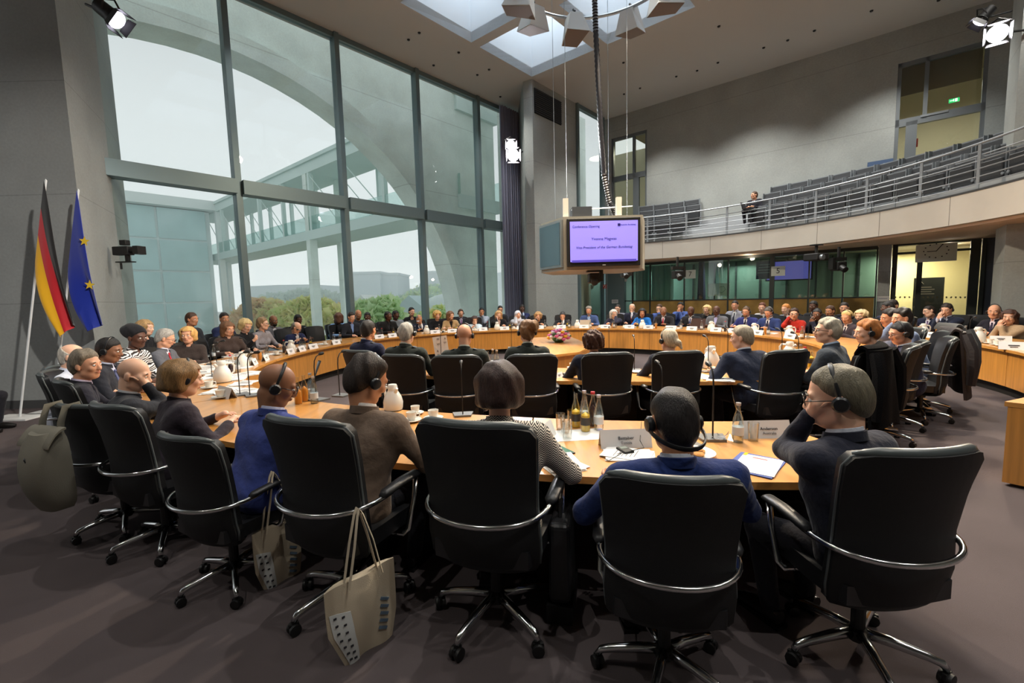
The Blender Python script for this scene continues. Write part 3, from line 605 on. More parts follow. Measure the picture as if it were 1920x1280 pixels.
def tband(m, d0, d1, f0, f1, z0, z1, step=2.5):
    n = max(2, int(abs(d1-d0)/step)); V = []; F = []
    for i in range(n+1):
        d = d0+(d1-d0)*i/n; a = f0(d) if callable(f0) else f0; b = f1(d) if callable(f1) else f1
        V += [tpnt(d, a, z0), tpnt(d, b, z0), tpnt(d, b, z1), tpnt(d, a, z1)]
    for i in range(n):
        q = 4*i
        for k in range(4): F.append((q+k, q+(k+1) % 4, q+4+(k+1) % 4, q+4+k))
    F += [(0, 3, 2, 1), (4*n, 4*n+1, 4*n+2, 4*n+3)]
    return m.add(V, F)
PLIN = mat('black plinth', (22, 21, 21), .7)
def ring_table(name, lab, segs, endwood=None):
    o = thing(name, lab, 'table')
    for d0, d1 in segs:
        g = .06
        tband(M(), d0+g, d1-g, 0, twid, TH-.042, TH).obj('tabletop', WOODTOP, o, True, .6)
        tband(M(), d0+g*.6, d1-g*.6, .05, .085, .15, TH-.043).obj('front_panel', WOOD, o, True, .6)
    tband(M(), segs[0][0]+.4, segs[-1][1]-.4, .12, .2, 0, .15).obj('plinth', PLIN, o, True, .6)
    tband(M(), segs[0][0]+.4, segs[-1][1]-.4, .14, .18, .15, TH-.05).obj('modesty_panel', PLIN, o, True, .6)
    return o
bnd = list(np.linspace(-142, 283.8, 23))
tab = ring_table('conference_table', 'huge spiral maple conference table with curved front panels filling the hall', list(zip(bnd[:-1], bnd[1:])))
for d in list(np.linspace(-138, 281, 26)):
    m = M(); q0 = tpnt(d, twid(d)-.35); q1 = tpnt(d, .2); c = (q0+q1)/2; ln = (q0-q1).length
    m.box((0, 0, .35), (ln, .04, .69)); o = m.obj('support_panel', PLIN, tab, loc=(c.x, c.y, 0), rz=math.radians(d))
d0 = math.degrees(math.atan2(3.84-TC.y, 4.23-TC.x)) % 360
tb2 = thing('table_end', 'boxy maple table end at the right edge of the frame', 'table')
tband(M(), d0, d0+16, 0, 1.2, TH-.04, TH).obj('tabletop', WOODTOP, tb2, True, .6); tband(M(), d0+.03, d0+16, .02, 1.18, .03, TH-.041).obj('body', WOOD, tb2, True, .6)
tb3 = ring_table('outer_table', 'curved outer maple table on the right behind the coat-hung chair', [(338, 346), (346, 354), (354, 362), (362, 369)])
# wedge-shaped stenographers' desk in the middle
wd = thing('centre_desk', 'low wedge-shaped maple desk with flowers inside the table ring', 'table')
poly = [(.30, 7.85), (.75, 7.75), (1.2, 8.05), (1.62, 9.1), (1.42, 11.3), (.35, 11.1)]
M().prism(poly, TH-.04, TH).obj('tabletop', WOODTOP, wd); cx_, cy_ = .95, 9.4
M().prism([(cx_+(x-cx_)*.96, cy_+(y-cy_)*.96) for x, y in poly], .1, TH-.041).obj('body', WOOD, wd)
M().prism([(cx_+(x-cx_)*.9, cy_+(y-cy_)*.9) for x, y in poly], 0, .1).obj('plinth', PLIN, wd)
p = atz(1048, 641, TH); fl = thing('flower_arrangement', 'round bunch of pink, white and yellow flowers on the centre desk', 'flowers', p)
fm = [mat('pink petals', (214, 110, 170), .7), mat('white petals', (236, 226, 230), .7), mat('yellow petals', (236, 190, 60), .7), mat('green leaf', (70, 104, 60), .7)]
M().lathe([(.09, 0), (.14, .05), (.12, .06)], 14).obj('bowl', fm[3], fl, True)
for k in range(46):
    a, b = k*2.4, math.acos(1-(k+.5)/46); r = .23
    c = Vector((r*math.sin(b)*math.cos(a), r*math.sin(b)*math.sin(a), .07+.20*math.cos(b)))
    q = M(); q.ell(c, (.045, .045, .035), 6, 4)
    for j in range(3): q.ell(c+Vector((.03*math.cos(2.1*j), .03*math.sin(2.1*j), .012)), (.025, .025, .02), 5, 3)
    q.obj('blossom', fm[[0, 1, 0, 2, 0, 1, 3][k % 7]], fl, True)
# ---------------------------------------------------------------- swivel chair
def sm(x, xs, ys): return float(np.interp(x, xs, ys))
_cv = [0, .1, .22, .36, .55, .78, 1]
def cpath(v): return sm(v, _cv, [.02, -.12, -.215, -.25, -.255, -.285, -.335]), sm(v, _cv, [.335, .335, .385, .52, .70, .90, 1.10])
def cwid(v): return sm(v, _cv, [.15, .225, .268, .280, .268, .280, .298])*(1-.10*max(0, (v-.93)/.07)**2)
def cback(u, v, d=0):
    y, z = cpath(v); e = 2*u-1; wv = cwid(v); bow = .085*abs(e)**2.2*min(1, v/.3)
    return Vector((e*wv, y+bow+d, z+(.05*abs(e)**2.5*(1-min(1, v/.3)))-(.022*abs(e)**6 if v > .97 else 0)))
def chair_meshes():
    g = {}
    m = M(); m.slab(lambda u, v: cback(u, v), 10, 16, Vector((0, .018, .004))); g['back_shell'] = m.mesh('back_shell', SHELL, True, .9)
    m = M(); m.slab(lambda u, v: cback(.02+.96*u, .18+.825*v, .019), 10, 14, Vector((0, .05, .006))); g['backrest'] = m.mesh('backrest', LEATHER, True, 1.0)
    m = M(); m.slab(lambda u, v: Vector(((2*u-1)*(.262-.03*abs(2*v-1)**3), -.2+.47*v, .40+.02*abs(2*u-1)**2-.02*max(0, v-.7)*3)), 10, 10, Vector((0, 0, .085))); g['seat'] = m.mesh('seat', LEATHER, True, .9)
    pts = [cback(0, v, .02) for v in np.linspace(.25, 1, 12)]+[cback(u, 1, .03)+Vector((0, 0, .006)) for u in np.linspace(.06, .94, 11)]+[cback(1, v, .02) for v in np.linspace(1, .25, 12)]
    g['piping'] = M().tube(pts, .007, 5).mesh('piping', PIPING, True)
    g['top_rim'] = M().tube([cback(u, 1, .032)+Vector((0, 0, .004)) for u in np.linspace(.015, .985, 15)], [.010, .018]+[.024]*11+[.018, .010], 8).mesh('top_rim', mat('grey glossy leather rim', (72, 78, 79), .33), True)
    ring = []
    for k in range(21):
        a = PI*k/20; ring.append((-.305*math.cos(a), -.03-.285*math.sin(a)**.75, .672-.018*math.sin(a)))
    g['arm_ring'] = M().tube([(-.305, .02, .675)]+ring+[(.305, .02, .675)], .0135, 8).mesh('arm_ring', CHROME, True)
    for s, nm in ((-1, 'l'), (1, 'r')):
        m = M(); m.tube([(s*.305, -.06, .682), (s*.305, -.03, .69), (s*.303, .12, .70), (s*.30, .24, .695), (s*.297, .275, .682)], [.018, .032, .034, .033, .02], 10, flat=(1, .62)); g['armrest_'+nm] = m.mesh('armrest', LEATHER, True)
        m = M(); m.tube([(s*.30, .235, .68), (s*.305, .20, .56), (s*.305, .14, .415), (s*.29, .12, .395), (s*.2, .12, .392)], .019, 6, flat=(.4, 1)); g['arm_strap_'+nm] = m.mesh('arm_strap', CHROME, True)
    m = M(); m.lathe([(.045, .10), (.045, .15), (.03, .16), (.03, .30), (.055, .31), (.055, .40)], 12); g['column'] = m.mesh('column', BLACK, True, .5)
    m = M(); m.box((0, .0, .375), (.22, .28, .05)); g['tilt_mechanism'] = m.mesh('tilt_mechanism', BLACK)
    m = M(); m.tube([(.02, 0, .135), (.12, 0, .128), (.25, 0, .108), (.30, 0, .095), (.318, 0, .07)], [.027, .025, .021, .019, .016], 8, flat=(.9, 1)); g['base_leg'] = m.mesh('base_leg', CHROME, True)
    m = M()
    for s in (-1, 1): m.lathe([(.012, -.011), (.029, -.009), (.031, 0), (.029, .009), (.012, .011)], 12, (.0, s*.016, .031), Matrix.Rotation(PI/2, 3, 'X'))
    m.box((0, 0, .045), (.05, .016, .03)); m.lathe([(.012, .05), (.012, .078)], 8); g['caster'] = m.mesh('caster', BLACK, True, .6)
    return g
CH = chair_meshes()
def build_chair():
    o = thing('swivel_chair', 'x', 'chair', (0, 0, -40))
    for k in ('back_shell', 'backrest', 'seat', 'piping', 'top_rim', 'arm_ring', 'column', 'tilt_mechanism'): link(k, CH[k], o)
    for s in 'lr': link('armrest', CH['armrest_'+s], o); link('arm_strap', CH['arm_strap_'+s], o)
    for k in range(5):
        a = PI/2+.35+2*PI*k/5; link('base_leg', CH['base_leg'], o, None, a)
        link('caster', CH['caster'], o, (.318*math.cos(a), .318*math.sin(a), 0), a+1.1+k)
    remember(o); return o
chair0 = build_chair(); _cused = [False]
def farmesh():
    m = M(); m.slab(lambda u, v: cback(u, v), 6, 8, Vector((0, .07, .006))); m.box((0, .03, .44), (.5, .48, .09)); m.lathe([(.03, .12), (.03, .4)], 8)
    for k in range(5):
        a = 2*PI*k/5; m.tube([(0, 0, .13), (.3*math.cos(a), .3*math.sin(a), .04)], .02, 4)
    m.mat(1); m.tube([(-.325, .22, .69), (-.325, -.03, .672), (-.22, -.27, .655), (0, -.345, .654), (.22, -.27, .655), (.325, -.03, .672), (.325, .22, .69)], .016, 5)
    return m.mesh('swivel_chair', [LEATHER, CHROME], True, .8)
FARCH = farmesh()
def chair(x, y, rz, label, near=True, sc=1.0, group=None):
    if near:
        if not _cused[0]:
            _cused[0] = True; o = chair0; o.location = (x, y, 0); o.rotation_euler = (0, 0, rz); o['label'] = label; o.scale = (sc,)*3
            if group: o['group'] = group
            return o
        return copy_tree(chair0, (x, y, 0), rz, label, group, sc)
    o = link('swivel_chair', FARCH, None, (x, y, 0), rz); o.scale = (sc,)*3
    return tag(o, label, 'chair', group or 'swivel chairs around the far tables')
# ---------------------------------------------------------------- people: implicit bodies meshed with surface nets
def V3(*a): return np.array(a if len(a) == 3 else a[0], float)
class Field:
    def __init__(s, lo, hi, h):
        s.h = h; s.lo = np.array(lo, float); s.n = np.maximum(4, np.ceil((np.array(hi)-s.lo)/h).astype(int)+1)
        s.f = np.full(s.n, .5, np.float32); s.ax = [(s.lo[i]+h*np.arange(s.n[i])).astype(np.float32) for i in range(3)]
    def sub(s, lo, hi):
        a = np.clip(np.floor((np.array(lo)-s.lo)/s.h).astype(int), 0, s.n); b = np.clip(np.ceil((np.array(hi)-s.lo)/s.h).astype(int)+1, 0, s.n)
        if (b <= a).any(): return None, None
        sl = tuple(slice(a[i], b[i]) for i in range(3))
        return sl, (s.ax[0][sl[0]][:, None, None], s.ax[1][sl[1]][None, :, None], s.ax[2][sl[2]][None, None, :])
    def comb(s, sl, d, k, op):
        f = s.f[sl]
        if op == 'u': hh = np.maximum(k-np.abs(f-d), 0)/k; s.f[sl] = np.minimum(f, d)-hh*hh*k*.25
        elif op == 's': d = -d; hh = np.maximum(k-np.abs(f-d), 0)/k; s.f[sl] = np.maximum(f, d)+hh*hh*k*.25
    def rc(s, a, b, ra, rb, k=.03, op='u'):
        a = np.asarray(a, float); b = np.asarray(b, float); R = max(ra, rb)+k+.02
        sl, g = s.sub(np.minimum(a, b)-R, np.maximum(a, b)+R)
        if sl is None: return
        ab = b-a; L = max(float(ab@ab), 1e-9); t = np.clip(((g[0]-a[0])*ab[0]+(g[1]-a[1])*ab[1]+(g[2]-a[2])*ab[2])/L, 0, 1)
        d = np.sqrt((g[0]-a[0]-ab[0]*t)**2+(g[1]-a[1]-ab[1]*t)**2+(g[2]-a[2]-ab[2]*t)**2)-(ra+(rb-ra)*t)
        s.comb(sl, d.astype(np.float32), k, op)
    def el(s, c, r, R=None, k=.02, op='u'):
        c = np.asarray(c, float); m = max(r)+k+.015; sl, g = s.sub(c-m, c+m)
        if sl is None: return
        x, y, z = g[0]-c[0], g[1]-c[1], g[2]-c[2]
        if R is not None: x, y, z = (R[0, 0]*x+R[1, 0]*y+R[2, 0]*z, R[0, 1]*x+R[1, 1]*y+R[2, 1]*z, R[0, 2]*x+R[1, 2]*y+R[2, 2]*z)
        k0 = np.sqrt((x/r[0])**2+(y/r[1])**2+(z/r[2])**2); k1 = np.sqrt((x/r[0]**2)**2+(y/r[1]**2)**2+(z/r[2]**2)**2)
        s.comb(sl, (k0*(k0-1)/np.maximum(k1, 1e-6)).astype(np.float32), k, op)
    def full(s): return s.ax[0][:, None, None], s.ax[1][None, :, None], s.ax[2][None, None, :]
    def nets(s):
        f = s.f; f[0] = f[-1] = .5; f[:, 0] = f[:, -1] = .5; f[:, :, 0] = f[:, :, -1] = .5
        ins = f < 0; c = np.zeros(np.array(f.shape)-1, np.int8)
        for i in (0, 1):
            for j in (0, 1):
                for k in (0, 1): c += ins[i:f.shape[0]-1+i, j:f.shape[1]-1+j, k:f.shape[2]-1+k]
        act = (c > 0) & (c < 8); idx = np.argwhere(act); N = len(idx)
        vid = np.full(c.shape, -1, np.int64); vid[act] = np.arange(N)
        P = np.zeros((N, 3)); C = np.zeros(N)
        corn = [(i, j, k) for i in (0, 1) for j in (0, 1) for k in (0, 1)]
        val = {q: f[idx[:, 0]+q[0], idx[:, 1]+q[1], idx[:, 2]+q[2]] for q in corn}
        for q in corn:
            for ax in range(3):
                if q[ax] == 0:
                    p = list(q); p[ax] = 1; a, b = val[q], val[tuple(p)]; m = (a < 0) != (b < 0)
                    t = np.where(m, a/np.where(m, a-b, 1), 0)
                    for i in range(3): P[:, i] += np.where(m, q[i]+(t if i == ax else 0), 0)
                    C += m
        V = s.lo+(idx+P/np.maximum(C, 1)[:, None])*s.h
        F = []
        for ax in range(3):
            o1, o2 = [(1, 2), (2, 0), (0, 1)][ax]
            sh = [slice(None)]*3; sh[ax] = slice(0, -1); a = ins[tuple(sh)]; sh[ax] = slice(1, None); b = ins[tuple(sh)]
            e = np.argwhere(a != b); e = e[(e[:, o1] > 0) & (e[:, o2] > 0) & (e[:, o1] < f.shape[o1]-1) & (e[:, o2] < f.shape[o2]-1)]
            if not len(e): continue
            u1 = np.zeros(3, int); u1[o1] = 1; u2 = np.zeros(3, int); u2[o2] = 1
            q = np.stack([vid[tuple((e-u1-u2).T)], vid[tuple((e-u2).T)], vid[tuple(e.T)], vid[tuple((e-u1).T)]], 1)
            fl = a[tuple(e.T)]; q = np.where(fl[:, None], q, q[:, ::-1]); F.append(q)
        return V, np.concatenate(F)
def np_mesh(name, V, F, mats, mi=None):
    me = bpy.data.meshes.new(name); nv, nf = len(V), len(F)
    me.vertices.add(nv); me.vertices.foreach_set('co', np.asarray(V, np.float32).ravel()); me.loops.add(nf*4); me.loops.foreach_set('vertex_index', np.asarray(F, np.int32).ravel())
    me.polygons.add(nf); me.polygons.foreach_set('loop_start', np.arange(0, nf*4, 4, dtype=np.int32)); me.polygons.foreach_set('loop_total', np.full(nf, 4, np.int32))
    for m in mats: me.materials.append(m)
    if mi is not None: me.polygons.foreach_set('material_index', np.asarray(mi, np.int32))
    me.polygons.foreach_set('use_smooth', np.ones(nf, bool)); me.update(calc_edges=True); me.validate(); return me
def rotz(a): c, s = math.cos(a), math.sin(a); return np.array([[c, -s, 0], [s, c, 0], [0, 0, 1]])
def rotx(a): c, s = math.cos(a), math.sin(a); return np.array([[1, 0, 0], [0, c, -s], [0, s, c]])
def roty(a): c, s = math.cos(a), math.sin(a); return np.array([[c, 0, s], [0, 1, 0], [-s, 0, c]])
def nrm(v): return v/max(np.linalg.norm(v), 1e-9)
SK = {'p': (224, 178, 152), 'q': (214, 160, 130), 't': (188, 132, 98), 'b': (138, 96, 72), 'd': (88, 58, 46)}
def skinmat(k):
    m = mat('skin '+k, SK[k], .5, spec=.35)
    b = m.node_tree.nodes['Principled BSDF']; b.inputs['Subsurface Weight'].default_value = .12 if k in 'pqt' else .04; b.inputs['Subsurface Radius'].default_value = (.01, .004, .002); return m
def cloth(c):
    return mat('cloth %d %d %d' % c, c, .9, spec=.12, bump=.65, bscale=24, vary=.08, vscale=30, sheen=.1)
HAIRM = {}
def hairmat(c): return mat('hair %d %d %d' % c, c, .5, spec=.35, vary=.35, vscale=60, bump=.5, bscale=160, stretch=(1.6, 1.6, .35))
# --- hair shapes, built once in head space
def hair_mesh(style):
    fine = .0075
    F = Field((-.17, -.24, -.32), (.17, .16, .2), fine); x, y, z = F.full(); base = lambda r, c: None
    wob = (.0035*np.sin(70*x+22*z)*np.cos(48*y+20*z)).astype(np.float32)
    front = lambda y0, z0, n1, n2: n1*(y-y0)+n2*(z-z0)
    if style in ('short', 'thin', 'ring', 'volume', 'bun', 'afro', 'back', 'pony'):
        g = {'short': 0, 'thin': -.004, 'ring': -.003, 'volume': .007, 'bun': .004, 'afro': .018, 'back': .005, 'pony': .004}[style]
        F.el((0, -.014, .034), (.083+g, .103+g, .092+g), k=.01); F.el((0, -.045, -.03), (.070+g, .066+g, .085), k=.04)
        if style == 'volume': F.el((0, -.018, .075), (.080, .082, .052), k=.03)
        F.f += wob*(2.2 if style in ('afro', 'volume') else 1)
        hl = {'short': .046, 'thin': .066, 'ring': .03, 'volume': .048, 'bun': .055, 'afro': .05, 'back': .06, 'pony': .06}[style]
        cut = np.maximum(front(.06, hl, .75, -.66), -.104-z); F.f = np.maximum(F.f+((.0085+max(g, 0)+(.006 if style == 'volume' else 0))*np.exp(np.minimum(cut, 0)/.016)).astype(np.float32), cut.astype(np.float32))
        if style == 'pony': F.el((.03, -.112, -.035), (.032, .034, .034), k=.02); F.rc((.04, -.125, -.045), (.055, -.135, -.10), .022, .014)
        if style == 'bun': F.el((.045, -.10, .055), (.068, .062, .066), k=.02); F.f += (2.2*wob+.004*np.sin(110*x)*np.sin(100*y)*np.sin(105*z)).astype(np.float32)
        if style == 'ring': F.f = np.maximum(F.f, (.78*(z-.045)+.5*(y+.02)).astype(np.float32))
        if style == 'thin': F.f = np.maximum(F.f, (.03-np.sqrt((x/1.1)**2+(y+.01)**2+(z-.14)**2)+.03).astype(np.float32))
    elif style in ('bob', 'long', 'curly', 'longbob'):
        F.el((0, -.018, .035), (.096, .112, .096), k=.01); F.el((0, -.03, .028), (.106, .108, .082), k=.03)
        zb = {'bob': -.10, 'long': -.25, 'curly': -.09, 'longbob': -.16}[style]
        F.rc((-.07, -.03, .02), (-.078, -.025, zb+.04), .045, .038, k=.03); F.rc((.07, -.03, .02), (.078, -.025, zb+.04), .045, .038, k=.03)
        F.rc((0, -.075, .02), (0, -.085, zb+.04), .07, .06, k=.04); F.el((0, -.06, zb*.4), (.095, .075, .09), k=.03)
        if style == 'curly': F.el((0, -.03, .03), (.115, .125, .115), k=.03); F.f += 3.2*wob+(.006*np.sin(120*x)*np.sin(120*y)*np.sin(110*z)).astype(np.float32)
        F.f += 1.3*wob
        w_ = .058 if style != 'curly' else .062
        F.f = np.maximum(F.f, -np.maximum(np.maximum(np.abs(x)-w_-.2*np.maximum(z-.02, 0), -(y-.018)), z-.068-.0*x).astype(np.float32))
        F.f = np.maximum(F.f, (zb-z).astype(np.float32))
    elif style == 'wrap':
        F.el((0, -.03, .055), (.098, .125, .095), k=.01); F.el((0, -.09, .06), (.085, .085, .08), k=.03); F.f += (.004*np.sin(55*z+40*y)).astype(np.float32)
        F.f = np.maximum(F.f, front(.06, .055, .75, -.66).astype(np.float32))
    elif style == 'hijab':
        F.el((0, -.015, .03), (.096, .115, .102), k=.01); F.rc((0, -.03, -.06), (0, -.02, -.17), .095, .13, k=.05); F.f += (.003*np.sin(50*z+30*x)).astype(np.float32)
        F.f = np.maximum(F.f, -np.maximum(np.sqrt((x/.058)**2+((z+.01)/.085)**2)*.06-.06, -(y-.03)).astype(np.float32))
    elif style == 'beard':
        F.el((0, .045, -.085), (.05, .05, .045), k=.01); F.rc((-.06, .02, -.05), (0, .06, -.09), .016, .02, k=.02); F.rc((.06, .02, -.05), (0, .06, -.09), .016, .02, k=.02)
        F.f += wob; F.f = np.maximum(F.f, np.maximum(z+.052-.0*x, -(y-.01)).astype(np.float32))
    V, Q = F.nets(); return np_mesh('hair', V, Q, [BLACK])
HAIR = {}
def hair_obj(style, colr, parent, mw, name='hair', cl=False):
    if style not in HAIR: HAIR[style] = hair_mesh(style)
    o = link(name, HAIR[style], parent); o.material_slots[0].link = 'OBJECT'; o.material_slots[0].material = cloth(colr) if cl else hairmat(colr); o.matrix_local = mw; return o
# --- small face parts and headsets in head space
def eye_mesh():
    m = M(); m.ell((0, 0, 0), (.0125, .011, .0085), 10, 6); m.mat(1); m.ell((0, .0075, 0), (.0055, .0045, .006), 8, 5); return m.mesh('eye', [mat('eye white', (226, 222, 216), .25), mat('iris', (40, 28, 22), .2)], True)
EYE = eye_mesh()
def lips_mesh(): m = M(); m.ell((0, 0, .0035), (.024, .009, .0045), 10, 5); m.ell((0, -.001, -.004), (.021, .009, .005), 10, 5); return m.mesh('lips', BLACK, True)
LIPS = lips_mesh()
def brow_mesh(): m = M(); m.tube([(-.02, -.005, 0), (0, .003, .004), (.018, 0, .001)], [.0025, .0042, .003], 5); return m.mesh('eyebrow', BLACK, True)
BROW = brow_mesh()
def headset_mesh(kind):
    m = M()
    if kind == 'over':
        pts = [(.088*math.cos(a), -.004, .006+.128*math.sin(a)) for a in np.linspace(.0, PI, 15)]; m.tube(pts, .0055, 6, flat=(1.6, .8))
    elif kind == 'neck':
        pts = [(.098*math.cos(a), -.015-.115*math.sin(a), -.035-.055*math.sin(a)) for a in np.linspace(0, PI, 15)]; m.tube(pts, .006, 6, flat=(.8, 1.6))
    for s in (-1, 1):
        m.lathe([(.018, -.014), (.028, -.008), (.031, .004), (.024, .014), (.012, .016)], 14, (s*.092, -.004, -.012), Matrix.Rotation(s*PI/2, 3, 'Y'))
    return m.mesh('headset', mat('black headset', (24, 25, 28), .35), True, .7)
HEADSET = {k: headset_mesh(k) for k in ('over', 'neck')}
def glasses_mesh():
    m = M()
    for s in (-1, 1):
        m.tube([(s*.033+.023*math.cos(a), .108-.012*abs(math.cos(a))**2*0, .002+.017*math.sin(a)) for a in np.linspace(0, 2*PI, 13)[:-1]], .0022, 5, True); m.tube([(s*.056, .107, .006), (s*.074, .08, .008), (s*.08, -.005, .0)], .002, 4)
    m.tube([(-.011, .108, .006), (.011, .108, .006)], .002, 4); return m.mesh('glasses', mat('dark spectacle frame', (34, 28, 26), .3), True)
GLASSES = glasses_mesh()
def hand_fingers(wr, d, pn, curl, side, sc=1.0, spread=.12):
    """five separate tapered fingers from a palm; d forearm direction, pn palm normal (towards palm side)"""
    d = nrm(d); pn = nrm(pn-d*(pn@d)); lat = np.cross(d, pn)*side; m = M()
    for k, (o, L) in enumerate(((-.030, .066), (-.011, .076), (.010, .073), (.029, .058))):
        p = wr+(d*.080+lat*o)*sc; dr = nrm(d+lat*o*spread*20*.12); pts = [p-dr*.02*sc]; rr = [.0092*sc]
        for q, fr in enumerate((.42, .33, .25)):
            an = curl*(.45+.55*q); dv = dr*math.cos(an)+pn*math.sin(an); pts.append(pts[-1]+dv*(L*fr+(.02 if q == 0 else 0))*sc); rr.append((.0088, .0078, .0062)[q]*sc)
        m.tube([tuple(a) for a in pts], rr, 6)
    p = wr+(d*.022-lat*.034)*sc; dv = nrm(d*.75-lat*.65+pn*.25*(1+curl)); m.tube([tuple(p-dv*.012*sc), tuple(p+dv*.028*sc), tuple(p+(dv*.05+d*.012)*sc), tuple(p+(dv*.058+d*.03+pn*.006*curl)*sc)], [.0125*sc, .0115*sc, .0098*sc, .0075*sc], 6)
    return m
def ik(a, b, l1, l2, pole):
    d = b-a; D = np.linalg.norm(d); D2 = min(D, (l1+l2)*.995); u = nrm(d); x = (l1*l1-l2*l2+D2*D2)/(2*D2); hgt = math.sqrt(max(l1*l1-x*x, 0)); p = nrm(pole-u*(pole@u)); return a+u*x+p*hgt, a+u*D2
NP = [0]
def person(hx, hy, Y, face, lab, hyaw=0, hpit=-8, hrol=0, skin='p', hair='short', hc=(60, 44, 34), top=(40, 42, 50), shirt=None, tie=None, lean=12, hands=None, hs=1.0, wide=1.0, headset=None, glasses=False, near=False, beard=None, female=False, legs=True, fat=0, loc=None, shoes=False, curl=.5, vneck=True, topmat=None, neckz=0, hairmatcl=False, who=None, pants=(34, 34, 40), crossed=False, collar=True, turn=0):
    """seated figure: hx,hy = pixel of the head centre at depth Y; face = heading in degrees of the body; hands = [(x,y,z,kind)] in body space or None"""
    P = aty(hx, hy, Y) if loc is None else Vector(loc)
    hw = np.array(P); a = math.radians(face); le = math.radians(lean)
    nbz = hw[2]-.178*hs; Lt = max(.30, (nbz-.55)/math.cos(le)); sy = Lt*math.sin(le)
    Rb = rotz(a-PI/2)                                    # local +Y faces the heading
    hoff = np.array([0, sy+.035*hs, 0]); root = hw-Rb @ np.array([0, hoff[1], 0]); root[2] = 0
    loc_h = np.array([0, hoff[1], hw[2]])
    Rt = rotz(math.radians(turn))
    o = thing('person', lab, 'person', root, a-PI/2)
    hd = .0095 if near else .0125; jd = .013 if near else .02
    if near == 2: hd, jd = .0075, .011
    pel = np.array([0, 0, .55]); nb = np.array([0, sy, nbz]); ax = nrm(nb-pel); fwd = np.array([0, ax[2], -ax[1]])
    sw = (.165 if female else .188)*wide; chest = (.112 if female else .122)*(.5+.5*wide)+fat*.3
    at = lambda f: pel+(nb-pel)*f
    shd = [at(.90)+Rt @ np.array([s*sw, -.005, -.0]) for s in (-1, 1)]
    hands = hands or [(-.16, .40, .80, 'table'), (.16, .40, .80, 'table')]
    arms = []
    for s, hh in zip((-1, 1), hands):
        if isinstance(hh, str) and hh in ('chin', 'cheek'): tgt = loc_h+np.array([s*(.02 if hh == 'chin' else .075), .105 if hh == 'chin' else .06, -.14 if hh == 'chin' else -.085]); kind = 'up'
        elif hh == 'ear': tgt = loc_h+np.array([s*.105, .05, -.05]); kind = 'up'
        elif hh == 'lap': tgt = np.array([s*.10, .26, .62]); kind = 'lap'
        elif hh == 'clasp': tgt = loc_h+np.array([s*.025, .16, -.17]); kind = 'up'
        else: tgt = np.array(hh[:3], float); kind = hh[3] if len(hh) > 3 else 'table'
        l1, l2 = .29*(.95+.05*wide), .25
        dsh = np.linalg.norm(tgt-shd[(s+1)//2])
        pole = np.array([s*.75, -.5, -.6]) if kind != 'up' else np.array([s*.35, .1, -1.0])
        el, wr = ik(shd[(s+1)//2], tgt, l1, l2, pole); arms.append((s, shd[(s+1)//2], el, wr, kind))
    xs = [q for r in arms for q in r[1:4]]+[nb, pel]
    lo = np.min(xs, 0)-np.array([.24+fat, .24+fat, .2]); hi = np.max(xs, 0)+np.array([.24+fat, .24+fat, .14])
    def torso(F, g):
        F.rc(pel+np.array([-.085, 0, .0]), pel+np.array([.085, 0, .0]), .135+g+fat*.4, .135+g+fat*.4, .05)
        F.rc(at(.32)+np.array([-.075-fat*.3, .0, 0]), at(.32)+np.array([.075+fat*.3, .0, 0]), .118+g+fat*.6, .118+g+fat*.6, .08)
        F.rc(at(.64)+Rt @ np.array([-.085*wide, 0, 0]), at(.64)+Rt @ np.array([.085*wide, 0, 0]), chest+g, chest+g, .08)
        if female: [F.el(at(.60)+np.array([s*.075, chest*.75, 0]), (.07+g, .06+g, .065+g), k=.05) for s in (-1, 1)]
        F.rc(at(.86)+Rt @ np.array([-.12*wide, -.01, 0]), at(.86)+Rt @ np.array([.12*wide, -.01, 0]), .082+g, .082+g, .07)
        F.rc(at(.97)+np.array([0, -.01, 0]), shd[0]+np.array([.01, 0, .0]), .062+g, .066+g, .05); F.rc(at(.97)+np.array([0, -.01, 0]), shd[1]-np.array([.01, 0, .0]), .062+g, .066+g, .05)
    # --- jacket
    J = Field(lo, hi, jd); torso(J, .006)
    for s, a0, el, wr, kind in arms:
        J.rc(a0, el, .069*(.6+.4*wide), .055, .05); J.rc(el, wr-nrm(wr-el)*.02, .056, .043, .03)
    if collar:
        J.rc(nb+np.array([-.035, -.035, .0]), nb+np.array([.035, -.035, .0]), .048, .048, .03); J.rc(nb+np.array([-.05, -.02, .0]), at(.85)+np.array([-.06, chest*.55, 0]), .022, .02, .02); J.rc(nb+np.array([.05, -.02, .0]), at(.85)+np.array([.06, chest*.55, 0]), .022, .02, .02)
    x, y, z = J.full()
    # cloth folds on sleeves and back
    J.f += ((.0042 if near else .003)*np.sin(34*z+9*x+12*y+hx)*np.sin(19*x-13*y+8*z)).astype(np.float32)
    if near: J.f += (.0032*np.abs(np.sin(30*z-16*np.abs(x)+5*np.sin(9*x)+hx))*np.clip(1.4*np.abs(x)/.2, .25, 1)).astype(np.float32)
    if vneck and (shirt is not None):
        zt = nb[2]+.02; zb = at(.45)[2]; wv = .062*np.clip((z-zb)/(zt-zb), 0, 1.3); yy = np.interp(z.ravel(), [pel[2], nb[2]], [0, sy]).reshape(z.shape)
        cut = np.maximum(np.maximum(np.abs(x)-wv, zb-z), -(y-yy-.02)); J.f = np.maximum(J.f, -cut.astype(np.float32)) if True else J.f
    nd = nrm(loc_h-nb+np.array([0, -.03, 0])); J.rc(nb+np.array([0, -.005, -.02]), nb+nd*.14, .058, .060, .01, 's')
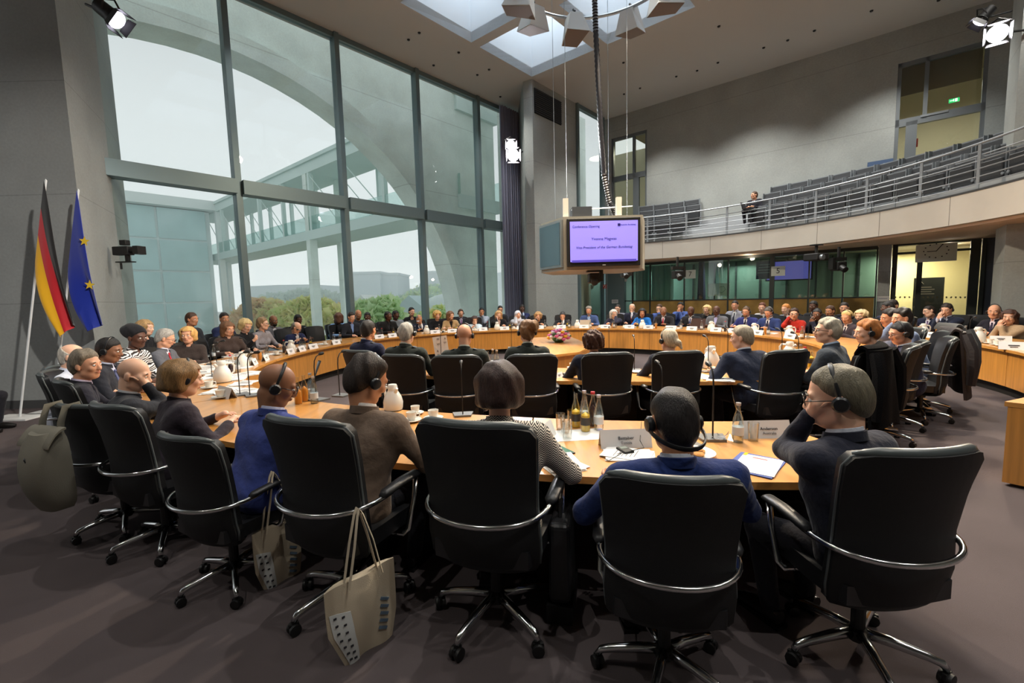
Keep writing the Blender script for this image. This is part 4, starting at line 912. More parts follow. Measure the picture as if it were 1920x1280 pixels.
    if collar and (near or shirt is not None):
        nc = nb+(loc_h-nb)*.18+np.array([0, -.012, 0])
        def ringband(r, z0, hgt, th, nm, mt, gap):
            m = M(); m.slab(lambda u, v: Vector(nc+np.array([r*1.0*math.sin(gap+(2*PI-2*gap)*u)*(1-.10*v), r*1.05*math.cos(gap+(2*PI-2*gap)*u)*(1-.10*v), z0-.020*math.cos(gap+(2*PI-2*gap)*u)+hgt*v])), 22, 2, lambda u, v: Vector((math.sin(gap+(2*PI-2*gap)*u), math.cos(gap+(2*PI-2*gap)*u), -.1))*th); m.obj(nm, mt, o, True)
        kc = h_ = hs*(.90 if female else 1.0)
        if shirt is not None: ringband(.060*kc, .004, .036, .004, 'shirt_collar', cloth(shirt), .25)
        ringband(.066*kc, -.018, .042, .010, 'jacket_collar', topmat or cloth(top), .55)
    Vj, Fj = J.nets(); tm = topmat or cloth(top); link('jacket', np_mesh('jacket', Vj, Fj, [tm]), o)
    # --- trousers, shoes
    if legs:
        T = Field((-.36, -.22, .02), (.36, .75, .78), .03 if not near else .022); T.rc(pel+np.array([-.08, 0, -.005]), pel+np.array([.08, 0, -.005]), .128, .128, .05); sho = M()
        for s in (-1, 1):
            kn = np.array([s*.15, .43, .50]); an = np.array([s*.14, .36, .10])
            T.rc(pel+np.array([s*.085, .02, -.02]), kn, .09, .068, .05); T.rc(kn, an, .066, .05, .03); sho = M()
            sho.tube([tuple(an+np.array([0, -.06, -.045])), tuple(an+np.array([0, .0, -.045])), tuple(an+np.array([0, .10, -.055])), tuple(an+np.array([s*.01, .19, -.07]))], [.035, .046, .044, .026], 8); sho.box(an+np.array([0, .05, -.09]), (.075, .25, .02))
            if near: sho.obj('shoe', mat('black shoe leather', (20, 18, 18), .35), o, True, .8)
        Vt, Ft = T.nets(); link('trousers', np_mesh('trousers', Vt, Ft, [cloth(pants)]), o)
    # --- body: head, neck, torso core, arms and hands in one surface
    Rh = rotz(math.radians(hyaw)) @ rotx(math.radians(hpit)) @ roty(math.radians(hrol)); h = hs
    hp = lambda q: loc_h+Rh @ (np.array(q)*h)
    B = Field(np.minimum(lo, loc_h-.16), np.maximum(hi, loc_h+.17), hd); torso(B, -.012)
    for s, a0, el, wr, kind in arms:
        B.rc(a0, el, .050, .040, .03); B.rc(el, wr, .041, .028, .02)
        d = nrm(wr-el); B.rc(wr, wr+d*.07, .026, .030, .02)
    B.rc(hp((0, -.028, -.06)), nb+np.array([0, -.02, -.02]), .053*h*(.9 if female else 1.04), .066*(.88 if female else 1), .03)
    r3 = lambda t: tuple(v*h for v in t)
    B.el(hp((0, -.012, .032)), r3((.0755, .095, .086)), Rh, .02); B.el(hp((0, .026, -.028)), r3((.061, .063, .080)), Rh, .03)
    B.el(hp((0, .046, -.085)), r3((.040, .036, .030)) if not female else r3((.034, .034, .028)), Rh, .03)
    B.rc(hp((-.045, .01, -.068)), hp((-.02, .05, -.088)), .022*h, .02*h, .03); B.rc(hp((.045, .01, -.068)), hp((.02, .05, -.088)), .022*h, .02*h, .03)
    B.el(hp((-.036, .066, -.022)), r3((.024, .02, .022)), Rh, .02); B.el(hp((.036, .066, -.022)), r3((.024, .02, .022)), Rh, .02)
    B.rc(hp((-.034, .078, .022)), hp((.034, .078, .022)), .013*h, .013*h, .018)
    for s in (-1, 1): B.el(hp((s*.032, .103, .004)), r3((.016, .014, .011)), Rh, .012, 's')
    B.rc(hp((0, .088, .008)), hp((0, .106, -.026)), .0085*h, .0125*h, .010); B.rc(hp((-.011, .096, -.032)), hp((.011, .096, -.032)), .009*h, .009*h, .008)
    B.rc(hp((-.014, .087, -.056)), hp((.014, .087, -.056)), .009*h, .009*h, .012)
    for s in (-1, 1):
        B.el(hp((s*.079, -.008, -.008)), r3((.010, .019, .031)), Rh, .008); B.el(hp((s*.077, .0, -.030)), r3((.008, .011, .012)), Rh, .008)
    Vb, Fb = B.nets()
    # which faces are skin: head, neck above the collar, hands
    fc = Vb[Fb].mean(1); sk = np.zeros(len(fc), bool); sk |= np.linalg.norm(fc-loc_h, axis=1) < .15*h
    cz = nb[2]+.015+neckz; sk |= (fc[:, 2] > cz) & (np.linalg.norm((fc-nb)[:, :2], axis=1) < .10)
    for s, a0, el, wr, kind in arms: d = nrm(wr-el); t = (fc-wr) @ d; sk |= (t > -.012) & (np.linalg.norm(fc-wr-np.outer(np.clip(t, 0, .1), d), axis=1) < .06)
    if female and shirt is None: sk |= (np.linalg.norm(fc-nb, axis=1) < .10) & (fc[:, 1] > sy)
    smt = skinmat(skin); shm = cloth(shirt) if shirt else tm
    hm = M()
    for s, a0, el, wr, kind in arms:
        d = nrm(wr-el); pn = np.array([0, 0, -1.]) if kind != 'up' else nrm(loc_h-wr+np.array([0, -.1, 0])); q = hand_fingers(wr, d, pn, curl if kind == 'table' else (.9 if kind == 'up' else .6), s if kind != 'up' else s); hm.add(q.v, q.f)
    # keep only what can show: drop core faces buried inside the jacket
    tb = np.concatenate([Vb, np.array(hm.v)]) if hm.v else Vb
    me = bpy.data.meshes.new('body'); FF = [tuple(f) for f in Fb.tolist()]+[tuple(i+len(Vb) for i in f) for f in hm.f]
    me.from_pydata(tb.tolist(), [], FF); me.materials.append(smt); me.materials.append(shm)
    me.polygons.foreach_set('material_index', np.concatenate([np.where(sk, 0, 1), np.zeros(len(hm.f), int)]).astype(np.int32)); me.polygons.foreach_set('use_smooth', np.ones(len(FF), bool)); me.update()
    body = link('body', me, o)
    mw = Matrix.Translation(Vector(loc_h)) @ Matrix(Rh.tolist()).to_4x4() @ Matrix.Scale(h, 4)
    def hpart(nm, msh, mt=None, off=(0, 0, 0), fx=1):
        q = link(nm, msh, o); q.matrix_local = mw @ Matrix.Translation(Vector(off)) @ (Matrix.Scale(-1, 4, (1, 0, 0)) if fx < 0 else Matrix())
        if mt: q.material_slots[0].link = 'OBJECT'; q.material_slots[0].material = mt
    if hair: hair_obj(hair, hc, o, mw, {'wrap': 'headwrap', 'hijab': 'headscarf'}.get(hair, 'hair'), hair in ('wrap', 'hijab'))
    if beard: hair_obj('beard', beard, o, mw, 'beard')
    # face parts only where the face is turned to be seen
    fd = Rb @ Rh @ np.array([0, 1, 0]); vis = fd @ nrm(hw-np.array([0, 0, H]))
    if vis < .55:
        for s in (-1, 1):
            hpart('eye', EYE, None, (s*.032, .084, .004)); hpart('eyebrow', BROW, hairmat(hc if hair and hair not in ('wrap', 'hijab') else (60, 44, 34)), (s*.033, .092, .026), s)
        lc = tuple(int(v*.78) if i else int(v*.9) for i, v in enumerate(SK[skin])); hpart('lips', LIPS, mat('lips '+skin, lc, .45), (0, .0925, -.056))
    if headset: hpart('headset', HEADSET[headset])
    if glasses: hpart('glasses', GLASSES)
    if tie is not None:
        m = M(); f0, f1 = .90, .42
        def tf(u, v):
            f = f0+(f1-f0)*v; c = at(f); wv = .016+.022*v; return Vector(c+np.array([(2*u-1)*wv, (chest if f < .7 else chest-(f-.7)*.24)-.003-.006*abs(2*u-1), 0]))
        m.slab(tf, 2, 8, Vector((0, .006, 0))); m.ell(at(.91)+np.array([0, chest-.055, .01]), (.02, .016, .018), 8, 5); m.obj('tie', cloth(tie), o, True)
    NP[0] += 1
    return o, root, a, arms
# ---------------------------------------------------------------- who sits where
def pxof(p): v = np.array((p[0], p[1], p[2]-H)); c = v@_f; return 960+FPX*(v@_r)/c, 640-FPX*(v@_u)/c
def on_ring(px, off, d0, d1, z=1.25):
    best = min((abs(pxof(tpnt(d, twid(d)+off, z))[0]-px), d) for d in np.arange(d0, d1, .25))[1]; return best
SEATS = []
def ringp(hx, hy, lab, off=.17, rng_=(18, 236), turn_to=None, who=None, nochair=False, **k):
    d = on_ring(hx, off, *rng_); q = tpnt(d, twid(d)+off)
    t = float(np.array(q)@E2)
    if t > 12.25: q = q-Vector(E2)*(t-12.25); q = Vector(atpl(hx, 560, E2, 12.25)); q.z = 0
    face = d+180 if turn_to is None else turn_to
    k.setdefault('hs', 1.12); k.setdefault('wide', 1.08)
    o, root, a, arms = person(hx, hy, q.y, face, lab, **k)
    if not nochair:
        fx = np.array([math.cos(a), math.sin(a)])*.07; chair(root[0]+fx[0], root[1]+fx[1], a-PI/2, 'black swivel chair under the '+(who or lab.split(' ', 1)[1])[:70], False)
    SEATS.append((d, who or lab, o)); return o
GRN_U = (50, 54, 50)
def nearp(hx, hy, Y, face, lab, ch=None, who=None, **k):
    k.setdefault('hs', 1.13); k.setdefault('wide', 1.12); k.setdefault('near', True)
    o, root, a, arms = person(hx, hy, Y, face, lab, **k)
    if k.get('top') == GRN_U or 'dark blue uniform' in lab:
        for s_, a0, el_, wr_, kd_ in arms: bevel(M().box((a0[0]*.82, a0[1]-.01, a0[2]+.072), (.14, .06, .012), Matrix.Rotation(.32*s_, 3, 'Y')).obj('epaulette', mat('dark epaulette', (24, 26, 26), .7), o), .004, 1)
        if 'braid' in lab: a0 = arms[1][1]; M().tube([(a0[0]*.9, a0[1], a0[2]+.075), (a0[0]*1.05, a0[1]-.07, a0[2]), (a0[0]*1.1, a0[1]-.085, a0[2]-.16), (a0[0]*1.15, a0[1]-.06, a0[2]-.3)], .009, 6).obj('gold_braid', mat('gold braid', (190, 160, 80), .5), o, True)
    if ch: chair(ch[0], ch[1], math.radians(ch[2])-PI/2, ch[4] if len(ch) > 4 else 'black high-backed swivel chair of the '+(who or lab), True, ch[3] if len(ch) > 3 else 1)
    return o
HERR = mat('herringbone tweed', (120, 116, 106), .9)
def weave(m, c1, c2, kind):
    n = m.node_tree; b = n.nodes['Principled BSDF']; t = n.nodes.new('ShaderNodeTexCoord'); sp = n.nodes.new('ShaderNodeSeparateXYZ'); n.links.new(t.outputs['Object'], sp.inputs[0])
    def mth(op, a, bb=None):
        q = n.nodes.new('ShaderNodeMath'); q.operation = op
        for i, v in enumerate((a, bb)):
            if v is None: continue
            if isinstance(v, (int, float)): q.inputs[i].default_value = v
            else: n.links.new(v, q.inputs[i])
        return q.outputs[0]
    if kind == 'herringbone':
        zig = mth('PINGPONG', sp.outputs['X'], .016); v = mth('FRACT', mth('DIVIDE', mth('ADD', sp.outputs['Z'], zig), .012)); v = mth('LESS_THAN', v, .5)
    else:
        nz = n.nodes.new('ShaderNodeTexNoise'); nz.inputs['Scale'].default_value = 6; n.links.new(t.outputs['Object'], nz.inputs['Vector']); w_ = mth('MULTIPLY', nz.outputs[0], .16)
        v = mth('LESS_THAN', mth('FRACT', mth('DIVIDE', mth('ADD', mth('ADD', sp.outputs['Z'], w_), mth('MULTIPLY', sp.outputs['X'], .35)), .034)), .5)
    mx = n.nodes.new('ShaderNodeMix'); mx.data_type = 'RGBA'; n.links.new(v, mx.inputs['Factor']); mx.inputs[6].default_value = (*srgb(c1), 1); mx.inputs[7].default_value = (*srgb(c2), 1); n.links.new(mx.outputs[2], b.inputs['Base Color']); return m
weave(HERR, (206, 198, 184), (34, 32, 32), 'herringbone'); ZEB = weave(mat('black and white striped silk', (200, 196, 196), .7), (226, 222, 222), (24, 22, 26), 'zebra')
DKH, BRH, GRY, WHT, BLD, RED_, BLK = (38, 30, 26), (70, 48, 34), (128, 122, 114), (186, 180, 170), (190, 152, 96), (150, 88, 44), (22, 19, 18)
NAVY, CHAR, DARK, GREYS = (34, 42, 74), (44, 46, 52), (26, 26, 30), (92, 94, 100)
# ---- the row with backs to the camera, right to left
nearp(1567, 744, 2.12, 112, 'heavy-set grey-haired man in black suit resting chin on his hand, wearing a black headset', (1.60, 2.0, 93, 1.0), 'man resting chin on his hand', hyaw=38, hpit=-12, hair='back', hc=(104, 98, 82), top=(36, 38, 50), shirt=(200, 206, 220), hands=['cheek', (.24, .34, .80)], lean=14, headset='over', glasses=True, near=2, wide=1.22, hs=1.2, fat=.03)
nearp(1262, 787, 2.0, 90, 'man in bright navy jacket with headset band behind his neck, centre front', (.66, 1.93, 77, .945), 'man with neckband headset in front centre', hyaw=6, hpit=-10, skin='t', hair='short', hc=(34, 30, 30), top=(28, 44, 92), shirt=(214, 220, 232), lean=8, headset='neck', near=2, wide=1.28, hs=1.2, fat=.02, hands=[(-.24, .36, .80), (.24, .36, .80)])
nearp(937, 727, 2.45, 84, 'woman with dark brown bob in a herringbone tweed jacket', (-.12, 2.33, 72, 1.06), 'woman in herringbone jacket', hyaw=4, hpit=-16, hair='bob', hc=(52, 34, 30), topmat=HERR, shirt=None, female=True, headset='over', near=2, hs=1.16, wide=1.2, hands=[(-.2, .36, .8), (.27, .38, .80)], lean=14)
nearp(690, 712, 2.72, 68, 'dark-haired man in a brown wool jacket reading papers', (-.98, 2.50, 66, 1.05), 'man in brown wool jacket', hyaw=-22, hpit=-26, skin='t', hair='volume', hc=(44, 34, 28), top=(104, 88, 76), shirt=(232, 226, 222), headset='over', near=2, hs=1.18, wide=1.2, lean=14, hands=[(-.16, .38, .8), (.22, .42, .81)], neckz=-.01)
nearp(520, 722, 3.0, 60, 'bald man in royal blue suit with glasses and headset, looking down', (-1.79, 2.72, 66, .92), 'bald man in royal blue suit', hyaw=-34, hpit=-24, skin='b', hair=None, top=(52, 64, 124), shirt=(200, 205, 232), headset='over', glasses=True, near=2, hs=1.18, wide=1.15, lean=20)
nearp(346, 708, 3.5, 48, 'woman with light brown bob and headset in a dark plum jacket', (-2.58, 3.20, 64, 1.0), 'woman in dark plum jacket', hyaw=-6, hpit=-14, hair='bob', hc=(128, 98, 62), top=(52, 46, 54), female=True, headset='over', near=2, hs=1.15, wide=1.12, lean=16)
nearp(252, 702, 3.75, 44, 'bald pale man in black suit with a hand against his face', (-3.12, 3.48, 72, .95), 'bald man with hand at his face', hyaw=-30, hpit=-16, skin='p', hair=None, top=(46, 48, 54), shirt=(206, 208, 214), near=2, hs=1.14, wide=1.25, fat=.03, lean=18, hands=[(-.2, .38, .8), 'cheek'])
nearp(162, 684, 4.35, 40, 'man with tousled grey hair and lilac collar turned to the right', (-3.9, 4.25, 50, 1.0), 'man with tousled grey hair', hyaw=-35, hpit=-4, skin='q', hair='volume', hc=(118, 108, 94), top=(40, 40, 50), shirt=(206, 196, 222), hs=1.16, wide=1.15, lean=12, neckz=-.02)
# ---- left arc
nearp(137, 668, 4.95, 30, 'white-haired man in pale blue shirt half hidden behind the grey-haired one', (-4.55, 4.75, 30), 'half-hidden white-haired man', hyaw=-10, skin='p', hair='ring', hc=WHT, top=(210, 216, 232), shirt=(214, 220, 236), hs=1.12, lean=10)
nearp(206, 656, 5.1, 20, 'man with black headset and blue tie sitting before the blue flag', (-4.85, 5.1, 20), 'man sitting before the blue flag', hyaw=-6, hpit=-14, skin='b', hair='short', hc=BLK, top=(44, 46, 54), shirt=(196, 204, 228), tie=(86, 92, 128), headset='over', hs=1.14, lean=10)
nearp(256, 632, 5.9, 8, 'woman in black headwrap and zebra-striped blouse', (-5.0, 5.9, 8), 'woman in black headwrap', hyaw=-16, hpit=-10, skin='d', hair='wrap', hc=(30, 30, 34), topmat=ZEB, female=True, hs=1.14, wide=1.15, lean=16)
L = (150, 236)
ringp(311, 634, 'elderly white-haired man with glasses, grey suit and red striped tie', rng_=L, hyaw=12, hpit=-22, skin='q', hair='back', hc=(160, 156, 150), top=(92, 94, 102), shirt=(214, 216, 232), tie=(176, 44, 54), glasses=True, near=True, hs=1.2, lean=14, wide=1.15, who='elderly man in red tie', hands=[(-.1, .42, .8), (.12, .4, .8)])
ringp(352, 628, 'smiling blonde woman in dark brown blazer with folded hands', rng_=L, hyaw=-20, hpit=-4, skin='q', hair='bob', hc=(204, 160, 96), top=(58, 50, 48), female=True, near=True, hs=1.18, lean=14, who='smiling blonde woman', turn_to=-52, hands=[(-.05, .42, .79), (.06, .42, .79)], curl=.7)
ringp(428, 616, 'brown-haired woman in brown dress speaking at a microphone', rng_=L, hyaw=14, hpit=-14, skin='q', hair='longbob', hc=(112, 78, 52), top=(70, 58, 54), female=True, near=True, hs=1.14, who='woman in brown dress', turn_to=-40)
ringp(461, 610, 'woman with blonde page-cut hair in black with one hand raised', rng_=L, hyaw=-14, hpit=-22, hair='bob', hc=(206, 180, 126), top=DARK, female=True, near=True, hs=1.16, who='woman with blonde page cut', hands=[(.1, .4, .8), (.16, .42, .98, 'up')])
ringp(493, 607, 'woman with short grey-brown hair and glasses in silver top', rng_=L, hyaw=28, hpit=-2, hair='volume', hc=(142, 116, 86), top=(136, 132, 138), female=True, glasses=True, near=True, hs=1.14, who='woman in silver top')
ringp(556, 614, 'bald man in navy suit bending low over the table', rng_=L, hyaw=24, hpit=-34, hair='ring', hc=GRY, top=NAVY, shirt=(220, 222, 230), glasses=True, hs=1.14, lean=34, who='bald man bending low')
# row against the glass, left
R2 = 1.0
ringp(274, 614, 'blonde woman in black seated in the second row at the far left', R2, L, hair='longbob', hc=(168, 136, 92), top=DARK, female=True, who='blonde woman at far left', nochair=True)
ringp(360, 598, 'dark-haired man hidden behind the smiling blonde woman', R2, L, skin='t', hair='short', hc=BRH, top=CHAR, who='man behind smiling woman', nochair=True)
ringp(421, 597, 'young man in navy suit sitting by the first window post', R2, L, hyaw=-26, skin='t', hair='short', hc=DKH, top=NAVY, shirt=(220, 222, 228), who='young man in navy suit')
ringp(513, 601, 'balding man in grey suit and pale shirt by the second pane', R2, L, hyaw=-8, skin='b', hair='ring', hc=BLK, beard=BLK, top=(98, 98, 104), shirt=(226, 226, 236), who='balding man in grey suit')
ringp(559, 599, 'man in black suit seated behind the man bending low', R2, L, skin='d', hair='short', hc=BLK, top=DARK, shirt=(226, 226, 230), tie=(30, 30, 36), hpit=-14, who='man behind bending man')
# far arc, front row left to right
ringp(635, 595, 'woman with brown hair in light blue behind an empty chair', .9, hyaw=150, hair='longbob', hc=(92, 62, 48), top=(128, 168, 220), female=True, who='woman in light blue')
ringp(659, 594, 'man in dark jacket and blue shirt by the second post', hpit=-16, hair='short', hc=DKH, top=(36, 38, 46), shirt=(130, 160, 216), who='man in blue shirt')
ringp(672, 589, 'bald man seen behind the second window post', R2, skin='t', hair='ring', hc=GRY, top=CHAR, who='bald man behind post')
ringp(689, 594, 'man in black jacket leaning beside the blue-shirted man', skin='d', hyaw=-30, hair='short', hc=BLK, top=(30, 30, 32), who='man leaning in black jacket')
ringp(728, 592, 'man in black suit with raised chin below the green tree', skin='d', hyaw=26, hpit=6, hair='short', hc=BLK, top=(28, 28, 30), shirt=(40, 40, 44), who='man with raised chin')
ringp(742, 590, 'man in grey jacket half hidden in the second row', R2, skin='d', hyaw=30, hair='short', hc=BLK, top=(120, 126, 134), who='half-hidden man in grey')
ringp(772, 584, 'slim woman with tied dark hair in black blazer by the third post', .85, hyaw=10, hair='back', hc=BLK, top=(26, 26, 30), female=True, shirt=(196, 150, 128), who='woman with tied dark hair')
ofm = ringp(786, 598, 'officer in dark uniform with medals, hand on chin', .15, skin='t', hyaw=10, hpit=-14, hair='thin', hc=GRY, top=(28, 32, 50), shirt=(220, 222, 230), tie=(30, 30, 40), hands=['chin', (.16, .4, .8)], who='officer with medals')
M().box((0, 0, 0), (.09, .012, .04)).obj('medal_ribbons', mat('white medal ribbons', (190, 190, 200), .6), ofm, loc=(.10, .275, 1.08))
ringp(820, 591, 'curly blonde woman with headset in black', .3, hair='curly', hc=(196, 156, 92), top=DARK, female=True, headset='over', hpit=-12, who='curly blonde woman in black')
ringp(845, 591, 'long-haired woman in a camel blazer looking left', .12, hyaw=28, hair='longbob', hc=(112, 78, 54), top=(166, 138, 100), shirt=(30, 28, 30), female=True, who='woman in camel blazer')
ringp(864, 587, 'man with headset in dark suit behind the camel blazer', R2, skin='q', hair='back', hc=BRH, top=CHAR, shirt=(206, 200, 224), tie=(120, 60, 120), headset='over', who='man behind camel blazer')
ringp(890, 600, 'woman with dark fringe in pale blue top covering her mouth', .12, hair='bob', hc=(60, 42, 40), top=(190, 208, 220), female=True, hands=['chin', (.16, .4, .8)], hpit=-14, who='woman with dark fringe')
ringp(903, 584, 'dark-haired man beneath the fourth window post', R2, skin='t', hair='short', hc=BLK, top=(150, 160, 176), hands=['chin', (.16, .4, .8)], who='man beneath fourth post')
ringp(935, 590, 'blonde woman in black blazer resting cheek on hand', .2, hair='longbob', hc=(186, 146, 98), top=DARK, shirt=(200, 170, 160), female=True, hands=[(-.16, .4, .8), 'cheek'], who='blonde woman in black blazer')
ringp(938, 580, 'man with glasses in front of the curtain', R2, hair='short', hc=DKH, top=CHAR, glasses=True, skin='q', who='man in front of curtain')
ringp(971, 590, 'woman in pale grey headscarf and grey top', .2, hyaw=12, hair='hijab', hc=(206, 206, 216), top=(176, 178, 186), female=True, hands=[(-.16, .4, .8), 'cheek'], who='woman in grey headscarf')
ringp(979, 578, 'man in navy suit sitting before the concrete pilaster', R2, skin='d', hair='short', hc=BLK, top=(36, 44, 80), shirt=(180, 196, 226), hands=['chin', (.16, .4, .8)], who='man before the pilaster')
ringp(1009, 593, 'curly blonde woman in black dress holding her headset', .2, hair='curly', hc=(176, 138, 92), top=(28, 26, 28), female=True, hands=[(-.16, .4, .8), 'cheek'], headset='over', who='woman holding her headset')
ringp(1055, 592, 'dark-haired man in white shirt and black jacket, hand at mouth', .2, skin='q', hair='short', hc=(62, 62, 66), top=(34, 34, 40), shirt=(226, 228, 232), hands=['chin', (.16, .4, .8)], headset='over', hpit=-16, who='man with hand at mouth')
ringp(1104, 582, 'grey-bearded man in blue blazer below the hanging monitor', .2, skin='q', hair='volume', hc=GRY, beard=GRY, top=(62, 80, 122), shirt=(160, 190, 232), headset='over', hpit=-10, who='man in blue blazer', wide=1.15)
ringp(1151, 588, 'woman with long silver hair turned to the left', .2, hyaw=34, hair='longbob', hc=(188, 184, 176), top=(44, 44, 60), female=True, glasses=True, hands=['cheek', (.16, .4, .8)], who='woman with silver hair')
ringp(1158, 578, 'person with dark hair behind the silver-haired woman', R2, hair='short', hc=DKH, top=(110, 112, 124), who='person behind silver-haired woman')
ringp(1185, 577, 'white-haired man with red tie and hand at his mouth', .75, skin='q', hair='thin', hc=WHT, top=(40, 42, 58), shirt=(226, 228, 236), tie=(206, 70, 34), hands=['chin', (.16, .4, .8)], who='white-haired man with red tie')
ringp(1204, 586, 'woman with long black hair in cobalt blue', .2, hyaw=18, skin='t', hair='long', hc=(20, 18, 22), top=(28, 98, 172), female=True, who='woman in cobalt blue')
ringp(1236, 578, 'bespectacled man behind the man with crimson tie', R2, hair='back', hc=BRH, top=(70, 90, 150), glasses=True, hands=['chin', (.16, .4, .8)], who='bespectacled man in row two')
ringp(1244, 583, 'bald man in black suit with crimson tie', .2, skin='b', hair='ring', hc=GRY, top=(34, 32, 36), shirt=(232, 226, 232), tie=(160, 28, 46), hyaw=20, who='man with crimson tie', wide=1.15)
ringp(1276, 574, 'bearded man in blue shirt with folded hands', R2, skin='t', hair='short', hc=BLK, beard=BLK, top=(70, 90, 150), hyaw=10, hands=['clasp', 'clasp'], who='bearded man in blue shirt')
ringp(1295, 583, 'bald man in black suit with patterned tie', .2, skin='d', hair='ring', hc=BLK, top=(34, 34, 38), shirt=(220, 222, 230), tie=(70, 74, 110), hpit=-16, who='man with patterned tie', wide=1.15)
ringp(1325, 580, 'blonde woman in black in the second row', R2, hair='longbob', hc=(206, 172, 116), top=DARK, female=True, who='blonde woman in second row')
ringp(1343, 582, 'stout man in grey knitted jacket and violet scarf', .2, skin='d', hair='ring', hc=BLK, top=(96, 98, 104), shirt=(180, 180, 226), hyaw=12, glasses=True, who='stout man in grey jacket', wide=1.2, fat=.03)
ringp(1378, 572, 'young man in light grey suit sitting upright in row two', .95, hyaw=16, skin='q', hair='short', hc=DKH, top=(132, 134, 146), shirt=(232, 234, 240), tie=(50, 54, 70), lean=2, who='young man in light grey suit')
ringp(1399, 584, 'bearded man with glasses in navy suit and dark tie', .2, hyaw=10, hpit=-8, skin='q', hair='short', hc=(96, 74, 54), beard=(110, 86, 64), top=(44, 50, 104), shirt=(232, 234, 240), tie=(26, 26, 44), glasses=True, headset='over', who='bearded man in navy suit', wide=1.15)
ringp(1429, 576, 'dark-haired woman in pale jacket between the two navy suits', R2, hyaw=20, hair='short', hc=(92, 50, 34), top=(170, 168, 170), female=True, who='woman between navy suits')
ringp(1441, 585, 'grey-haired man in navy suit looking down at papers', .2, hyaw=6, hpit=-26, skin='q', hair='short', hc=(96, 92, 90), top=(44, 58, 104), shirt=(232, 234, 240), tie=(30, 34, 60), headset='over', who='man looking down at papers', wide=1.15)
ringp(1473, 579, 'ginger-haired person in pale grey behind the woman in red', R2, hair='short', hc=(190, 124, 60), top=(176, 184, 196), female=True, who='ginger-haired person')
ringp(1489, 588, 'woman in red jacket pressing her headset to her ear', .2, hyaw=36, hpit=-10, hair='back', hc=(60, 40, 34), top=(162, 40, 30), female=True, headset='over', glasses=True, hands=[(-.14, .4, .8), 'cheek'], who='woman in red jacket', near=True)
ringp(1525, 574, 'man in black suit at the back beside the dark parapet', R2, skin='d', hair='short', hc=BLK, top=DARK, shirt=(220, 220, 226), hyaw=20, who='man at the back in black')
ringp(1532, 589, 'man with round glasses and headset, hands clasped', .25, hyaw=24, skin='b', hair='short', hc=(52, 50, 50), top=(40, 42, 56), glasses=True, headset='over', hands=['clasp', 'clasp'], who='man with round glasses')
ringp(1556, 583, 'young dark-haired man next to the round glasses', .9, hyaw=10, skin='t', hair='short', hc=BRH, top=(38, 40, 58), shirt=(150, 130, 110), who='young man beside round glasses')
ringp(1583, 577, 'man with dark hair sitting below the booth corner', R2, skin='q', hyaw=30, hair='short', hc=DKH, top=CHAR, who='man below booth corner')
RT = (-20, 40)
ringp(1588, 594, 'fair-haired man with headset in dark suit and tie', .2, RT, hyaw=16, hpit=-18, skin='q', hair='back', hc=(206, 178, 118), top=(58, 50, 56), shirt=(226, 216, 214), tie=(44, 36, 46), headset='over', near=True, who='fair-haired flushed man')
ringp(1614, 592, 'fair-haired woman with headset beside the flushed man', .6, RT, hyaw=20, hair='bob', hc=(206, 182, 138), top=(52, 50, 56), female=True, headset='over', who='fair-haired woman', near=True)
ringp(1664, 577, 'man in navy suit leaning in front of the grey column', 1.3, RT, hyaw=-30, hrol=14, skin='d', hair='short', hc=BLK, top=(34, 38, 60), shirt=(220, 222, 230), who='man leaning by the column')
ringp(1673, 573, 'dark-haired man with glasses at the lit doorway edge', 1.5, RT, hyaw=16, hair='short', hc=DKH, top=(40, 42, 56), glasses=True, who='man at doorway edge')
# right arc seen in profile
nearp(1550, 620, 5.0, 128, 'man with wavy grey hair and glasses in charcoal jacket, profile left', (3.55, 4.85, 128, 1, 'black swivel chair draped with the black coat'), 'man with wavy grey hair', hyaw=36, hpit=2, hair='volume', hc=(170, 164, 148), top=(60, 66, 74), shirt=(170, 190, 214), glasses=True, lean=14, wide=1.1, hands=[(-.16, .42, .8), (.2, .3, .8)])
nearp(1625, 622, 5.2, 140, 'woman with curly red hair and headset in black, hands clasped', (4.15, 5.05, 140), 'woman with curly red hair', hyaw=24, hpit=-8, hair='volume', hc=(168, 108, 58), top=(32, 28, 30), female=True, headset='over', hands=[(-.04, .38, .82, 'up'), (.04, .38, .82, 'up')], lean=14)
nearp(1688, 624, 5.55, 148, 'black-haired man with headset and thin glasses in navy suit', (4.72, 5.55, 140, .98, 'brown-lit swivel chair, first of two at the right of the coat-draped one'), 'black-haired man with headset', hyaw=20, hpit=-14, skin='q', hair='short', hc=(26, 26, 30), top=(34, 36, 58), shirt=(222, 226, 236), headset='over', glasses=True, lean=10)
chair(5.35, 5.85, math.radians(146)-PI/2, 'brown-lit swivel chair with back to the aisle, right of its twin', True, .98)
nearp(1668, 596, 6.9, 158, 'dark-haired man in grey behind the one with thin glasses', (5.9, 6.9, 158), 'dark-haired man in grey', hyaw=10, skin='t', hair='volume', hc=(34, 28, 28), top=(96, 104, 124), lean=14)
nearp(1690, 596, 6.5, 155, 'young man with thick black hair leaning on his hand', (5.75, 6.3, 155, 1, 'black swivel chair with a dark coat over its back'), 'young man with thick black hair', hyaw=20, skin='q', hair='volume', hc=(36, 32, 32), top=(108, 122, 150), lean=20, hands=[(-.14, .4, .82), 'cheek'])
